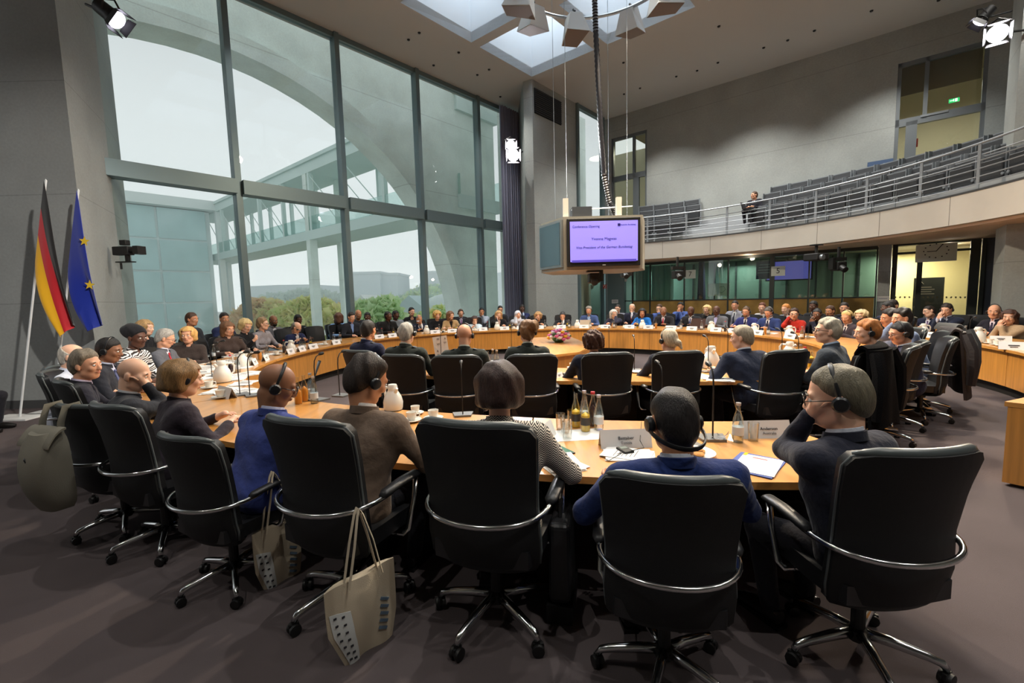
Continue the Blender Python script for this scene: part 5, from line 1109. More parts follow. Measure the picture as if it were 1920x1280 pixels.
# outer right table
AR_ = (334, 372)
ringp(1742, 584, 'man with black glasses and violet tie leaning his head sideways', .35, AR_, hyaw=-20, hrol=22, hair='short', hc=DKH, top=(34, 38, 58), shirt=(222, 222, 236), tie=(120, 100, 136), glasses=True, near=True, who='man leaning his head sideways')
ringp(1775, 580, 'man in dark navy suit with clasped hands before his face', .15, AR_, hyaw=16, hpit=-16, hair='short', hc=(52, 44, 40), top=(34, 40, 58), shirt=(206, 216, 240), tie=(40, 44, 66), headset='over', hands=['clasp', 'clasp'], near=True, wide=1.2, who='man with clasped hands')
ringp(1864, 584, 'bald man with headset, dark suit and tie beside the beige jacket', .15, AR_, hyaw=34, hpit=-4, skin='q', hair=None, top=(34, 34, 44), shirt=(226, 214, 226), tie=(56, 50, 70), headset='over', near=True, who='bald man with headset on the right')
ringp(1892, 594, 'woman with long brown hair in beige jacket, palms together', .1, AR_, hyaw=36, hpit=-6, hair='longbob', hc=(76, 52, 44), top=(170, 146, 118), female=True, headset='over', hands=['clasp', 'clasp'], near=True, who='woman in beige jacket')
# ---- inner row seen from behind
OFF = (94, 100, 92)
def offp(hx, hy, Y, lab, who, chx, chy, chd, **k):
    k.setdefault('near', True); k.setdefault('hs', 1.12); k.setdefault('wide', 1.15)
    nearp(hx, hy, Y, chd, lab, (chx, chy, chd, 1.0, 'black swivel chair of the '+who), who, **k)
GRN_U = (50, 54, 50)
def chpos(px, Y): p = aty(px, 560, Y); return p.x, p.y
offp(691, 618, 6.3, 'officer with dark cropped hair in dark blue uniform', 'blue-uniformed officer', *chpos(692, 6.05), 62, skin='t', hair='short', hc=(44, 40, 38), top=(36, 40, 64), shirt=(220, 224, 232), hyaw=10, glasses=True, lean=6)
offp(763, 624, 5.75, 'officer with white cropped hair and headset in olive uniform', 'white-haired officer', *chpos(766, 5.5), 72, hair='short', hc=(172, 168, 160), top=GRN_U, headset='over', lean=6, hyaw=6, shirt=(200, 200, 190))
offp(871, 628, 5.55, 'bald officer with headset in olive uniform', 'bald officer', *chpos(858, 5.3), 86, hair=None, skin='q', top=GRN_U, headset='over', lean=8, hyaw=-4, shirt=(200, 200, 190))
offp(988, 622, 5.45, 'officer with frizzy brown bun, headset and gold braid', 'officer with frizzy bun', *chpos(992, 5.22), 91, hair='bun', hc=(124, 90, 58), top=GRN_U, female=True, headset='over', lean=8, hyaw=8, shirt=(200, 200, 190))
offp(1112, 641, 5.5, 'woman with wavy brown hair behind a tall chair back', 'woman with wavy brown hair', *chpos(1130, 5.18), 92, hair='curly', hc=(70, 42, 30), top=(32, 34, 48), female=True, lean=14, hs=1.02)
offp(1253, 637, 5.5, 'fair-haired woman with ponytail and headset', 'fair-haired woman with ponytail', *chpos(1257, 5.15), 94, hair='pony', hc=(190, 176, 152), top=(30, 34, 48), female=True, headset='over', lean=14, hyaw=14)
offp(1390, 632, 5.3, 'grey-haired man in dark navy suit leaning left on the inner table', 'grey-haired leaning man', *chpos(1448, 5.0), 104, hair='back', hc=(150, 140, 122), top=(40, 46, 64), shirt=(206, 210, 220), lean=20, hyaw=40, wide=1.2, hands=[(-.25, .36, .8), (.05, .42, .8)])
# gallery visitor with laptop
gv = aty(1414, 366, 15.95); zf = 3.96
gvo, _, _, _ = person(0, 0, 0, 215, 'young man in dark suit with laptop, alone on the gallery', loc=(gv.x, gv.y, gv.z-zf), hyaw=-24, hpit=2, skin='q', hair='short', hc=(66, 46, 32), top=(34, 34, 42), shirt=(206, 212, 226), tie=(40, 40, 50), hs=1.08, lean=4, hands=['lap', 'lap'])
gvo.location.z = zf
# legs of a visitor sitting beyond the left edge, crossed
vo, vr, va, _ = person(0, 0, 0, 20, 'seated visitor at the left edge with only trouser legs and black shoes in view', loc=(-7.95, 6.35, 1.24), hair='short', hc=DKH, top=DARK, shirt=(210, 212, 220), hs=1.1, near=True, lean=-4, hands=['lap', 'lap'])
# ---------------------------------------------------------------- things on the tables
def bottle_proto(name, liq, liqm, capm, lab):
    o = thing(name, 'x', 'bottle', (0, 0, -30))
    prof = [(.001, 0), (.03, 0), (.032, .012), (.032, .11), (.026, .15), (.0135, .19), (.0125, .225), (.014, .228), (.014, .234)]
    M().lathe(prof, 14).obj('glass', CLEAR, o, True, .8)
    if liq: M().lathe([(.001, .004), (.0285, .004), (.0285, min(.11, liq))]+([(.022, .15), (.012, liq)] if liq > .15 else [(.001, liq)]), 12).obj('liquid', liqm, o, True, .8)
    if capm: M().lathe([(.015, .224), (.015, .24), (.001, .24)], 10).obj('cap', capm, o)
    if lab: M().lathe([(.0328, .045), (.0328, .095)], 14).obj('label', lab, o, True, .5)
    remember(o); return o
YEL = mat('yellow drink', (226, 186, 20), .3); LBL = mat('dark bottle label', (50, 46, 44), .5); LBW = mat('pale bottle label', (200, 206, 210), .5); SILV = mat('silver cap', (200, 200, 205), .3, .8); REDC = mat('red cap', (190, 40, 50), .4)
BP = {'yellow': bottle_proto('juice_bottle', .13, YEL, None, LBL), 'juice': bottle_proto('juice_bottle', .14, JUICE, None, None), 'cola': bottle_proto('cola_bottle', .15, COLA, REDC, None), 'water': bottle_proto('water_bottle', .17, WATER, SILV, LBW)}
def tumbler_proto():
    o = thing('tumbler', 'x', 'glass', (0, 0, -30)); M().lathe([(.001, 0), (.027, 0), (.032, .11), (.030, .11), (.025, .008), (.001, .008)], 16).obj('glass', CLEAR, o, True, .8); remember(o); return o
def jug_proto():
    o = thing('thermos_jug', 'x', 'jug', (0, 0, -30))
    M().lathe([(.001, 0), (.075, 0), (.082, .02), (.086, .07), (.074, .12), (.048, .165), (.040, .18), (.042, .19), (.001, .19)], 20).obj('body', WHITE, o, True, .9)
    M().lathe([(.043, .188), (.044, .21), (.036, .228), (.001, .232)], 16).obj('lid', WHITE, o, True, .9)
    M().tube([(.04, 0, .19), (.10, 0, .19), (.125, 0, .16), (.12, 0, .10), (.084, 0, .065)], [.011, .011, .011, .01, .009], 8).obj('handle', WHITE, o, True)
    M().tube([(-.04, 0, .165), (-.07, 0, .20)], [.02, .011], 8).obj('spout', WHITE, o, True)
    M().lathe([(.079, -.0), (.079, .006)], 16).obj('foot_ring', BLACK, o); remember(o); return o
def cup_proto():
    o = thing('coffee_cup', 'x', 'cup', (0, 0, -30))
    M().lathe([(.001, .004), (.04, .004), (.075, .014), (.076, .018), (.03, .012), (.001, .012)], 18).obj('saucer', WHITE, o, True, .9)
    M().lathe([(.001, .012), (.025, .012), (.036, .04), (.040, .075), (.037, .075), (.033, .04), (.001, .02)], 16).obj('cup', WHITE, o, True, .9)
    M().tube([(.037, 0, .064), (.06, 0, .062), (.062, 0, .035), (.034, 0, .03)], .005, 6).obj('handle', WHITE, o, True); remember(o); return o
def card_proto(sz=(.27, .10)):
    o = thing('name_card', 'x', 'name card', (0, 0, -30)); L_, h_ = sz; b = .038
    m = M(); m.add([(-L_/2, -b, 0), (L_/2, -b, 0), (L_/2, 0, h_), (-L_/2, 0, h_), (-L_/2, b, 0), (L_/2, b, 0)], [(0, 1, 2, 3), (2, 5, 4, 3)]); sl = m.obj('folded_card', mat('white name card', (224, 224, 226), .7), o); s2 = sl.modifiers.new('s', 'SOLIDIFY'); s2.thickness = .002
    m = M(); m.box((0, -.0215, .055), (.10, .003, .010), Matrix.Rotation(-.35, 3, 'X')); m.box((0, -.029, .035), (.07, .003, .007), Matrix.Rotation(-.35, 3, 'X')); q = m.obj('printed_lines', INK, o); q['kind'] = 'stuff'; remember(o); return o
def mic_proto(h=.45, name='gooseneck_microphone'):
    o = thing(name, 'x', 'microphone', (0, 0, -30))
    M().prism([(-.09, -.06), (.09, -.06), (.07, .07), (-.07, .07)], 0, .016).obj('base', mat('grey console', (118, 118, 118), .4, .3), o)
    pts = [(0, .03, .01), (0, .03, h*.75), (0, .022, h*.88), (0, -.005, h*.97), (0, -.04, h)]
    M().tube(pts, .0052, 6).obj('stem', BLACK, o, True); m = M(); m.tube([(0, -.035, h-.002), (0, -.05, h+.004), (0, -.085, h+.008), (0, -.095, h+.008)], [.008, .0155, .0165, .008], 8); m.obj('head', BLACK, o, True); remember(o); return o
def receiver_proto():
    o = thing('headset_receiver', 'x', 'receiver', (0, 0, -30)); bevel(M().box((0, 0, .013), (.07, .11, .025)).obj('case', BLACK, o), .006); M().box((0, .02, .0265), (.05, .04, .002)).obj('display', mat('grey display', (120, 130, 125), .3), o); remember(o); return o
def plate_proto():
    o = thing('plate', 'x', 'plate', (0, 0, -30)); M().lathe([(.001, .004), (.06, .004), (.10, .016), (.10, .019), (.06, .008), (.001, .008)], 24).obj('dish', WHITE, o, True, .9); remember(o); return o
def papers_proto():
    o = thing('paper_stack', 'x', 'papers', (0, 0, -30))
    for k, a in enumerate((0, .18, -.22)): M().box((.015*k, .01*k, .002+.004*k), (.21, .297, .003), Matrix.Rotation(a, 3, 'Z')).obj('sheet', PAPER, o)
    m = M(); [m.box((.03, .09-.025*k, .0125), (.13, .006, .0008), Matrix.Rotation(-.22, 3, 'Z')) for k in range(6)]; q = m.obj('print', mat('grey print lines', (120, 120, 126)), o); q['kind'] = 'stuff'; remember(o); return o
PR = {'tumbler': tumbler_proto(), 'jug': jug_proto(), 'cup': cup_proto(), 'card': card_proto(), 'mic': mic_proto(), 'receiver': receiver_proto(), 'plate': plate_proto(), 'papers': papers_proto()}
PR.update(BP); _pu = set()
def put(kind, p, rz, label, group=None, sc=1.0, z=TH):
    pr = PR[kind]; loc = (p[0], p[1], z)
    if kind not in _pu:
        _pu.add(kind); pr.location = loc; pr.rotation_euler = (0, 0, rz); pr.scale = (sc,)*3; pr['label'] = label
        if group: pr['group'] = group
        return pr
    return copy_tree(pr, loc, rz, label, group, sc)
def putpx(kind, px, py, rz, label, group=None, sc=1.0): return put(kind, atz(px, py, TH), rz, label, group, sc)
# near table
for px, py, k, lab in [(1080, 800, 'yellow', 'juice bottle with yellow drink, left one of the cluster'), (1098, 808, 'yellow', 'juice bottle with yellow drink, nearest of the cluster'), (1096, 795, 'water', 'clear water bottle behind the yellow bottles'), (1112, 798, 'cola', 'cola bottle in the middle of the front cluster'), (1123, 806, 'water', 'water bottle on the right of the front cluster'), (1383, 828, 'water', 'lone water bottle beside the tumbler on the right of the front table')]: putpx(k, px, py, 0, lab, None, 1.12)
for px, py, lab in [(1051, 805, 'empty tumbler at the far left of the front cluster'), (1060, 812, 'empty tumbler beside the leftmost one in the cluster'), (1064, 822, 'upturned tumbler in front of the bottle cluster'), (1072, 798, 'tumbler standing behind the front cluster'), (1412, 826, 'empty tumbler right of the lone water bottle')]: putpx('tumbler', px, py, 0, lab, None, 1.15)
p = atz(1085, 815, TH); m = M(); m.box((0, 0, .001), (.42, .26, .002), Matrix.Rotation(.1, 3, 'Z')); tag(m.obj('paper_napkin', PAPER, None, loc=p), 'white paper napkin under the bottle cluster', 'napkin')
def bigcard(px, py, rz, l1, l2, lab, sh=0):
    p = atz(px, py, TH); o = thing('name_sign', lab, 'name card', p, rz)
    m = M(); m.add([(-.17, -.045, 0), (.17, -.045, 0), (.17, 0, .115), (-.17, 0, .115), (-.17, .045, 0), (.17, .045, 0)], [(0, 1, 2, 3), (2, 5, 4, 3)]); q = m.obj('folded_card', CARDW, o); s2 = q.modifiers.new('s', 'SOLIDIFY'); s2.thickness = .002
    R = Matrix.Rotation(PI/2-.373, 3, 'X')
    if l1: text(l1, .03, INK, o, (sh, -.0245, .062), R, ext=.0008)
    if l2: text(l2, .026, mat('grey lettering', (110, 110, 112)), o, (sh, -.036, .034), R, ext=.0008)
bigcard(1172, 836, .02, 'Bettaber', 'Tunisia', 'grey white folded name sign reading Bettaber Tunisia'); bigcard(1432, 818, -.02, 'Anderson', 'Australia', 'grey white folded name sign partly behind the tumbler, reading derson', .02); bigcard(1020, 826, 1.2, '', '', 'grey white folded sign beside the herringbone elbow, seen edge on')
p = atz(1333, 823, TH); o = putpx('mic', 1333, 822, PI-.1, 'tall gooseneck microphone on grey console at the right of the front table', None, 1.12)
for px, py, lab in [(868, 778, 'gooseneck microphone in front of the bald officer chair on the front table'), (1238, 786, 'gooseneck microphone hidden behind the front-centre man')]: putpx('mic', px, py, PI+.1, lab, None, 1.0)
for pts, lab in [([(-.11, -.09), (.13, -.09), (.09, .09), (-.09, .09)], 'grey')]: pass
m = M(); m.prism([(-.14, -.09), (.13, -.09), (.09, .10), (-.09, .10)], 0, .006); tag(m.obj('console_plate', mat('grey flush plate', (120, 118, 116), .4, .3), None, loc=atz(1290, 838, TH+.0)), 'grey flush console plate in the tabletop behind the front-centre man', 'console')
p = atz(1057, 846, TH); o = thing('smartphone', 'black smartphone with lit screen next to the herringbone sleeve', 'phone', p, .5); bevel(M().box((0, 0, .005), (.075, .155, .009)).obj('case', BLACK, o), .003); M().box((0, 0, .0102), (.066, .14, .001)).obj('screen', mat('phone screen', (70, 110, 90), .2, emit=.3), o)
o = putpx('plate', 1302, 853, 0, 'white plate of cookies behind the shoulder of the front-centre man', None, 1.25)
ck = mat('golden cookie', (190, 132, 66), .8, vary=.2, vscale=60, bump=.5)
for k, (dx, dy, dz) in enumerate([(0, 0, .012), (.04, .02, .014), (-.03, .03, .013), (.01, -.04, .016), (.02, .01, .028), (-.05, -.02, .013)]):
    q = atz(1302, 853, TH); tag(M().lathe([(.001, 0), (.032, .001), (.035, .007), (.027, .014), (.001, .016)], 12).obj('cookie', ck, None, True, loc=(q.x+dx, q.y+dy, TH+dz)), 'golden cookie on the white plate of the front table', 'cookie', 'cookies on the plate')
putpx('receiver', 1172, 848, .3, 'black headset receiver with cable in front of the Bettaber sign'); putpx('papers', 1182, 856, 1.3, 'printed paper sheets under the receiver of the front-centre man'); putpx('papers', 1048, 872, .4, 'papers beside the herringbone elbow on the front table')
m = M(); a = atz(1165, 850, TH+.03); b = atz(1200, 826, TH+.08); m.tube([a, a+Vector((-.09, -.06, -.02)), a+Vector((-.13, .02, -.022)), a+Vector((-.02, .05, -.02)), b+Vector((.02, -.02, -.04)), b, atz(1203, 790, TH+.06)], .0025, 5); tag(m.obj('headset_cable', BLACK, None, True), 'thin black headset cable looping beside the Bettaber sign', 'cable')
p = atz(1416, 872, TH); o = thing('blue_folder', 'blue folder with white red-printed sheet under the black-suited elbow', 'folder', p, -.75); M().box((0, 0, .004), (.25, .34, .007)).obj('cover', mat('blue card', (58, 82, 156), .5), o); M().box((.015, -.005, .009), (.215, .30, .002), Matrix.Rotation(.06, 3, 'Z')).obj('sheet', PAPER, o); M().box((0, .10, .0105), (.08, .012, .0006)).obj('print', mat('red print', (200, 60, 50)), o); M().box((-.09, .14, .0105), (.02, .05, .001)).obj('sticker', YEL, o)
m = M()
for k in range(14):
    a_ = k*2.4; q = Vector((.07*math.cos(a_)*(k % 3+1)/3, .06*math.sin(a_)*(k % 4+1)/4, .015+.012*(k % 3))); m.add([q+Vector((random.uniform(-.05, .05), random.uniform(-.05, .05), random.uniform(-.012, .025))) for _ in range(3)], [(0, 1, 2)])
tag(m.obj('cellophane_wrap', glassmat('cellophane', (.93, .93, .93), .25, .15, .7), None, loc=atz(1352, 828, TH)), 'crumpled clear cellophane beside the tall microphone', 'wrapping')
putpx('jug', 738, 768, 2.4, 'white thermos jug on the front table beyond the brown jacket', None, 1.05); putpx('cup', 772, 790, .4, 'white coffee cup with saucer right of the thermos jug', None, 1.1); putpx('cup', 813, 786, 2.4, 'white coffee cup with saucer beyond the tall chair back', None, 1.1); putpx('cup', 779, 776, 1.4, 'white coffee cup behind the first cup', None, 1.0)
putpx('receiver', 757, 806, .9, 'black receiver beside the brown jacket sleeve'); putpx('papers', 760, 834, .5, 'open papers in front of the brown jacket'); putpx('cola', 595, 742, 0, 'cola bottle behind the bald man in royal blue') if False else None
for px, py, k, lab in [(572, 752, 'juice', 'orange juice bottle before the royal blue suit, left one'), (584, 748, 'water', 'water bottle between the juice bottle and the rim'), (590, 756, 'water', 'water bottle at the right end of the juice group'), (560, 757, 'juice', 'orange juice bottle closest to the bald man in royal blue')]: putpx(k, px, py, 0, lab, None, 1.15)
for px, py, rz, lab in [(598, 750, 2.7, 'gooseneck microphone standing right of the juice group'), (641, 742, 2.8, 'gooseneck microphone left of the brown jacket man'), (456, 740, 2.4, 'gooseneck microphone by the plum-jacketed woman, right one'), (475, 742, 2.2, 'gooseneck microphone beside the inner rim on the left'), (413, 700, 2.0, 'gooseneck microphone in the middle of the left table'), (402, 706, 1.6, 'gooseneck microphone left of the middle one on the left table')]: putpx('mic', px, py, rz, lab, None, 1.05)
putpx('jug', 418, 716, 1.0, 'white thermos jug on the left table beyond the plum jacket', None, 1.25); putpx('cup', 414, 746, .6, 'white cup beside the plum-jacketed woman', None, 1.2); putpx('cup', 392, 728, .6, 'white cup left of the thermos jug on the left table', None, 1.2)
bigcard(424, 744, 2.5, '', '', 'small pale folded card leaning before the thermos jug on the left table')
for px, py, k, lab in [(420, 700, 'juice', 'orange juice bottle beyond the left thermos jug'), (434, 700, 'cola', 'dark cola bottle next to the orange juice on the left table'), (446, 698, 'water', 'water bottle right of the cola on the left table'), (408, 668, 'water', 'water bottle on the left table in front of the smiling blonde woman'), (402, 672, 'water', 'water bottle just left of the one facing the smiling blonde woman')]: putpx(k, px, py, 0, lab, None, 1.15)
rr_ = random.Random(3)
for k, (px, py) in enumerate([(372, 700), (395, 688), (420, 678), (356, 688), (440, 668), (452, 720), (470, 660), (440, 735), (345, 676), (385, 668), (470, 700), (330, 692)]): putpx('papers', px, py, rr_.uniform(0, 3), 'white papers strewn over the left table, %s' % ('before the zebra blouse', 'beside the thermos jug', 'before the red tie', 'by the bald pale man', 'before the woman in brown dress', 'along the inner rim near the jug', 'before the blonde page cut', 'before the royal blue suit', 'under the zebra sleeve', 'before the folded hands', 'on the inner rim left of the panel', 'nearest to the black headwrap')[k], None, 1.15)
for k, (px, py) in enumerate([(300, 705), (430, 690), (458, 672)]): putpx('plate', px, py, 0, ('white plate beside the bald pale man', 'white plate beyond the cola bottle on the left table', 'white plate before the woman in brown dress')[k])
for k, (px, py) in enumerate([(350, 672), (365, 682), (384, 694), (402, 704), (432, 712), (456, 704), (447, 690), (425, 666), (400, 660), (438, 655), (458, 650), (300, 716), (325, 706), (408, 734), (374, 712), (462, 735)]): putpx('papers', px, py, rr_.uniform(0, 3), 'white paper sheets strewn across the left table', 'papers strewn across the left table', 1.2)
putpx('receiver', 392, 684, .5, 'black receiver lying on the papers of the left table')
# inner row
for px, py, rz, lab in [(960, 652, 2.9, 'gooseneck microphone left of the frizzy bun'), (1142, 664, 2.9, 'gooseneck microphone right of the wavy brown hair'), (1189, 694, 3.0, 'gooseneck microphone between the two tall chair backs'), (1325, 697, 3.3, 'gooseneck microphone left of the leaning grey-haired man'), (1362, 670, 3.3, 'gooseneck microphone before the face of the leaning man'), (829, 672, 2.8, 'gooseneck microphone before the patterned leaflet'), (1462, 676, 3.4, 'gooseneck microphone right of the leaning man'), (1492, 690, 3.4, 'gooseneck microphone before the man with wavy grey hair')]: putpx('mic', px, py, rz, lab, None, 1.0)
for px, py, k, lab in [(908, 690, 'water', 'water bottle left of the juice at the officers table'), (915, 694, 'juice', 'orange juice bottle between the officers'), (925, 690, 'water', 'water bottle right of the orange juice at the officers table'), (932, 692, 'water', 'water bottle touching the chair of the frizzy bun')]: putpx(k, px, py, 0, lab, None, 1.15)
putpx('receiver', 1061, 703, .4, 'black receiver on the inner table between two chairs'); putpx('card', 1047, 707, .9, 'small white card on the inner table beside the receiver', None, .6); putpx('cup', 1073, 690, .5, 'white cup on the inner table left of the wavy brown hair'); putpx('plate', 1196, 698, 0, 'white plate at the foot of the microphone between two chairs')
putpx('papers', 1310, 706, .5, 'red-lined papers beside the leaning grey-haired man'); putpx('jug', 1333, 690, 1.6, 'white thermos jug beyond the inner table microphone', None, 1.3); putpx('papers', 1350, 712, 1.2, 'white sheets under the elbow of the leaning man')
for px, py, k, lab in [(1500, 684, 'water', 'water bottle before the wavy grey hair, left one'), (1508, 690, 'cola', 'cola bottle before the wavy grey hair'), (1520, 688, 'yellow', 'yellow bottle before the wavy grey hair'), (1490, 686, 'water', 'second water bottle before the wavy grey hair')]: putpx(k, px, py, 0, lab, None, 1.15)
for px, py, lab in [(1512, 682, 'tumbler beside the cola bottle of the right bend'), (1530, 690, 'tumbler close to the grey-haired profile'), (1526, 676, 'tumbler behind the yellow bottle of the right bend')]: putpx('tumbler', px, py, 0, lab, None, 1.15)
putpx('jug', 1480, 676, 2.0, 'white thermos jug left of the man with wavy grey hair', None, 1.2)
p = atz(1612, 655, TH); o = thing('smartphone', 'dark phone held before the red-haired woman', 'phone', (p.x, p.y, TH+.1), 1.0); bevel(M().box((0, 0, .0), (.075, .012, .15), Matrix.Rotation(.4, 3, 'X')).obj('case', BLACK, o), .003)
# far ring: one name card, drinks, papers per seat
for i, (d, who, po) in enumerate(SEATS):
    lp = math.radians(d); q = tpnt(d, .17+.04*(i % 2)); rz = lp-PI/2+PI
    r = float(np.hypot(po.location.x-TC.x, po.location.y-TC.y))
    if r > rin(d)+1.95: continue
    wl = who
    put('card', tpnt(d, .14), lp+PI/2+PI+rr_.uniform(-.15, .15), 'white folded name card in front of the '+wl, None, 1.05)
    put(['water', 'juice', 'cola', 'water', 'yellow'][i % 5], tpnt(d-1.9, .25+.05*(i % 3)), 0, ['water bottle', 'orange juice bottle', 'cola bottle', 'water bottle', 'yellow juice bottle'][i % 5]+' at the seat of the '+wl, None, 1.1)
    if i % 2: put('tumbler', tpnt(d-2.9, .32), 0, 'tumbler at the seat of the '+wl, None, 1.1); put('water', tpnt(d-2.5, .2), 0, 'slim water bottle beside the drinks of the '+wl, None, 1.1)
    if i % 3 == 0: put('jug', tpnt(d+2.3, .24), lp, 'white thermos jug at the seat of the '+wl, None, 1.1)
    else: put('cup', tpnt(d+2.2, .3), lp, 'white coffee cup at the seat of the '+wl, None, 1.1)
    put('papers', tpnt(d+.6, .55), lp+.3, 'papers in front of the '+wl, None, 1.0)
    if i % 3 == 1: put('mic', tpnt(d-1.0, .5), lp+PI/2, 'gooseneck microphone of the '+wl, None, .9)
# empty chairs on the far ring
for px, lab in ((598, 'empty black swivel chair standing alone left of the second post'), (640, 'empty black swivel chair in front of the woman in light blue')):
    d = on_ring(px, .35, 100, 236, .9); q = tpnt(d, twid(d)+.35); chair(q.x, q.y, math.radians(d+180)-PI/2, lab, False)
for px, lab in ((384, 'empty black swivel chair right of the smiling blonde woman'), (447, 'empty black swivel chair behind the blonde page cut')):
    d = on_ring(px, .5, 150, 236, .9); q = tpnt(d, twid(d)+.5); chair(q.x, q.y, math.radians(d+180)-PI/2, lab, False)
d = on_ring(1815, .45, *AR_); q = tpnt(d, 1.65); chair(q.x, q.y, math.radians(d+180)-PI/2, 'empty black chair between the pairs at the outer right table', False)
# things of the outer right table
for px, py, k, lab in [(1757, 629, 'juice', 'orange juice glass bottle at the left end of the outer table'), (1768, 632, 'yellow', 'yellow juice bottle at the left end of the outer table'), (1784, 633, 'water', 'water bottle on the outer table before the clasped hands')]: putpx(k, px, py, 0, lab, None, 1.1)
for px, py, lab in [(1797, 637, 'tumbler on the outer table left of the thermos jug'), (1805, 640, 'tumbler touching the thermos jug on the outer table')]: putpx('tumbler', px, py, 0, lab, None, 1.2)
putpx('jug', 1833, 642, .1, 'white thermos jug on the outer right table', None, 1.2)
for px, py, lab in [(1856, 644, 'white cup on the outer table right of the jug'), (1868, 647, 'middle white cup of the outer table'), (1879, 649, 'white cup nearest the folded card on the outer table')]: putpx('cup', px, py, 0, lab, None, 1.1)
putpx('card', 1900, 655, -.75, 'white folded card on the outer table before the beige jacket', None, 1.2); putpx('card', 1812, 632, -.6, 'white folded card left of the thermos jug on the outer table', None, 1.1); putpx('card', 1876, 640, -.7, 'white folded card behind the cups of the outer table', None, 1.0)
# patterned leaflet standing at the inner rim
p = atz(828, 672, TH); o = thing('leaflet', 'white leaflet with dark letters standing on the officers table', 'leaflet', p, .12)
M().box((0, 0, .19), (.24, .004, .38), Matrix.Rotation(-.12, 3, 'Y')).obj('sheet', PAPER, o)
R = Matrix.Rotation(-.12, 3, 'Y') @ Matrix.Rotation(PI/2, 3, 'X')
for ch, x, z in (('M', -.05, .33), ('A', .07, .34), ('W', -.04, .25), ('W', .07, .27), ('A', -.06, .13), ('M', -.05, .06)): text(ch, .05, INK, o, (x, -.004, z), R)
# floor monitor leaning in the middle
p = atz(545, 716, .05); o = thing('floor_monitor', 'large flat screen leaning back on the floor inside the table ring', 'monitor', (p.x, p.y, 0), .25)
R = Matrix.Rotation(.35, 3, 'Y') @ Matrix.Rotation(-.5, 3, 'X'); M().box((0, 0, .36), (1.1, .06, .66), R).obj('bezel', BLACK, o); M().box(R @ Vector((0, -.033, 0))+Vector((0, 0, .36)), (1.04, .006, .6), R).obj('screen', mat('slate screen', (96, 116, 132), .25), o)
m = M(); [m.box(R @ Vector((-.1+.05*k, -.038, .16-.16*k))+Vector((0, 0, .36)), (.5, .003, .02), R) for k in range(3)]; m.obj('text_lines', mat('dim blue text', (60, 76, 96)), o); M().box((0, .12, .1), (.5, .4, .05)).obj('foot', BLACK, o)
# ---------------------------------------------------------------- bags and coats
CANV = mat('natural canvas', (186, 172, 150), .9, bump=.3, bscale=300); GREYP = mat('pale grey print', (206, 208, 206), .8)
def tote(hx, hy, hz, rz, lab, hh=.47, w_=.38):
    o = thing('tote_bag', lab, 'bag', (hx, hy, hz), rz)      # origin at the handle bend
    def inner(u, v): return Vector(((u-.5)*w_*(1-.12*v)*(1-.9*max(0, v-.5)*(1 if u < .5 else .5)), .035*math.sin(PI*u)*(1-.3*v)+.012*math.sin(9*u+4*v), -.33-hh*v-.05*u*v))
    def thk(u, v): return Vector((0, -.07*math.sin(PI*u)*(.4+.6*math.sin(PI*min(1, v+.1)))-.006, 0))
    out = lambda u, v, d=.003: inner(u, v)+thk(u, v)+Vector((0, -d, 0))
    m = M(); m.slab(inner, 12, 10, thk); m.obj('pouch', CANV, o, True)
    for y_ in (0, -.05): M().tube([(-.09, y_, -.34), (-.05, y_, -.15), (-.015, y_*.6, -.015), (0, y_*.4, .015), (.015, y_*.6, -.015), (.05, y_, -.15), (.09, y_, -.34)], .011, 6, flat=(1, .35)).obj('handle', CANV, o, True)
    m = M(); m.slab(lambda u, v: out(.03+.24*u+.06*v, .26+.66*v), 5, 8, Vector((0, -.002, 0))); m.obj('printed_patch', GREYP, o, True)
    m = M(); [m.box(out(.09+.09*(k % 2)+.008*(k//2), .30+.08*(k//2), .008), (.014, .004, .009)) for k in range(14)]; q = m.obj('print_marks', INK, o); q['kind'] = 'stuff'
    m = M(); [m.box(out(.80-.01*k, .34+.07*k, .006), (.05, .005, .014), Matrix.Rotation(.5, 3, 'Y')) for k in range(5)]; q = m.obj('blue_print', mat('slate blue print', (88, 106, 124)), o); q['kind'] = 'stuff'
    return o
p = aty(668, 944, 2.12); tote(p.x, p.y, .735, .85, 'natural canvas tote bag hanging from the armrest of the brown jacket chair'); p = aty(512, 918, 2.72); tote(p.x, p.y, .70, 1.0, 'canvas tote bag half hidden, hanging behind the second chair from it', .5, .3)
# rucksack on the back of the third chair
RK = mat('olive grey canvas', (122, 118, 106), .9, bump=.3, bscale=240)
hd_ = math.radians(72); o = thing('rucksack', 'olive grey rucksack hanging by its straps on a chair back', 'bag', (-3.12-.33*math.cos(hd_)-.03*math.sin(hd_), 3.48-.33*math.sin(hd_)+.03*math.cos(hd_), -.04), hd_-PI/2)
m = M(); m.slab(lambda u, v: Vector(((u-.5)*(.34+.06*v)*(1-.3*(2*v-1)**6), -.04-.03*math.sin(9*u)*.3, .95-.55*v)), 10, 12, lambda u, v: Vector((0, -.19*math.sin(PI*u)**.4*(.35+.65*math.sin(PI*min(1, .12+.8*v))), -.02*math.sin(PI*u)))); m.obj('sack', RK, o, True)
M().tube([(-.12, -.13, .86), (0, -.205, .78), (.10, -.19, .62)], .008, 5).obj('zip', BLACK, o); m = M(); m.slab(lambda u, v: Vector(((u-.5)*.34, -.05-.11*v, .96-.11*v*v)), 6, 5, Vector((0, 0, .015))); m.obj('flap', RK, o, True)
for s in (-.11, .09): M().tube([(s, -.06, .80), (s, -.035, 1.0), (s, .0, 1.10), (s, .07, 1.11), (s, .10, .98)], .022, 6, flat=(1, .25)).obj('strap', RK, o, True)
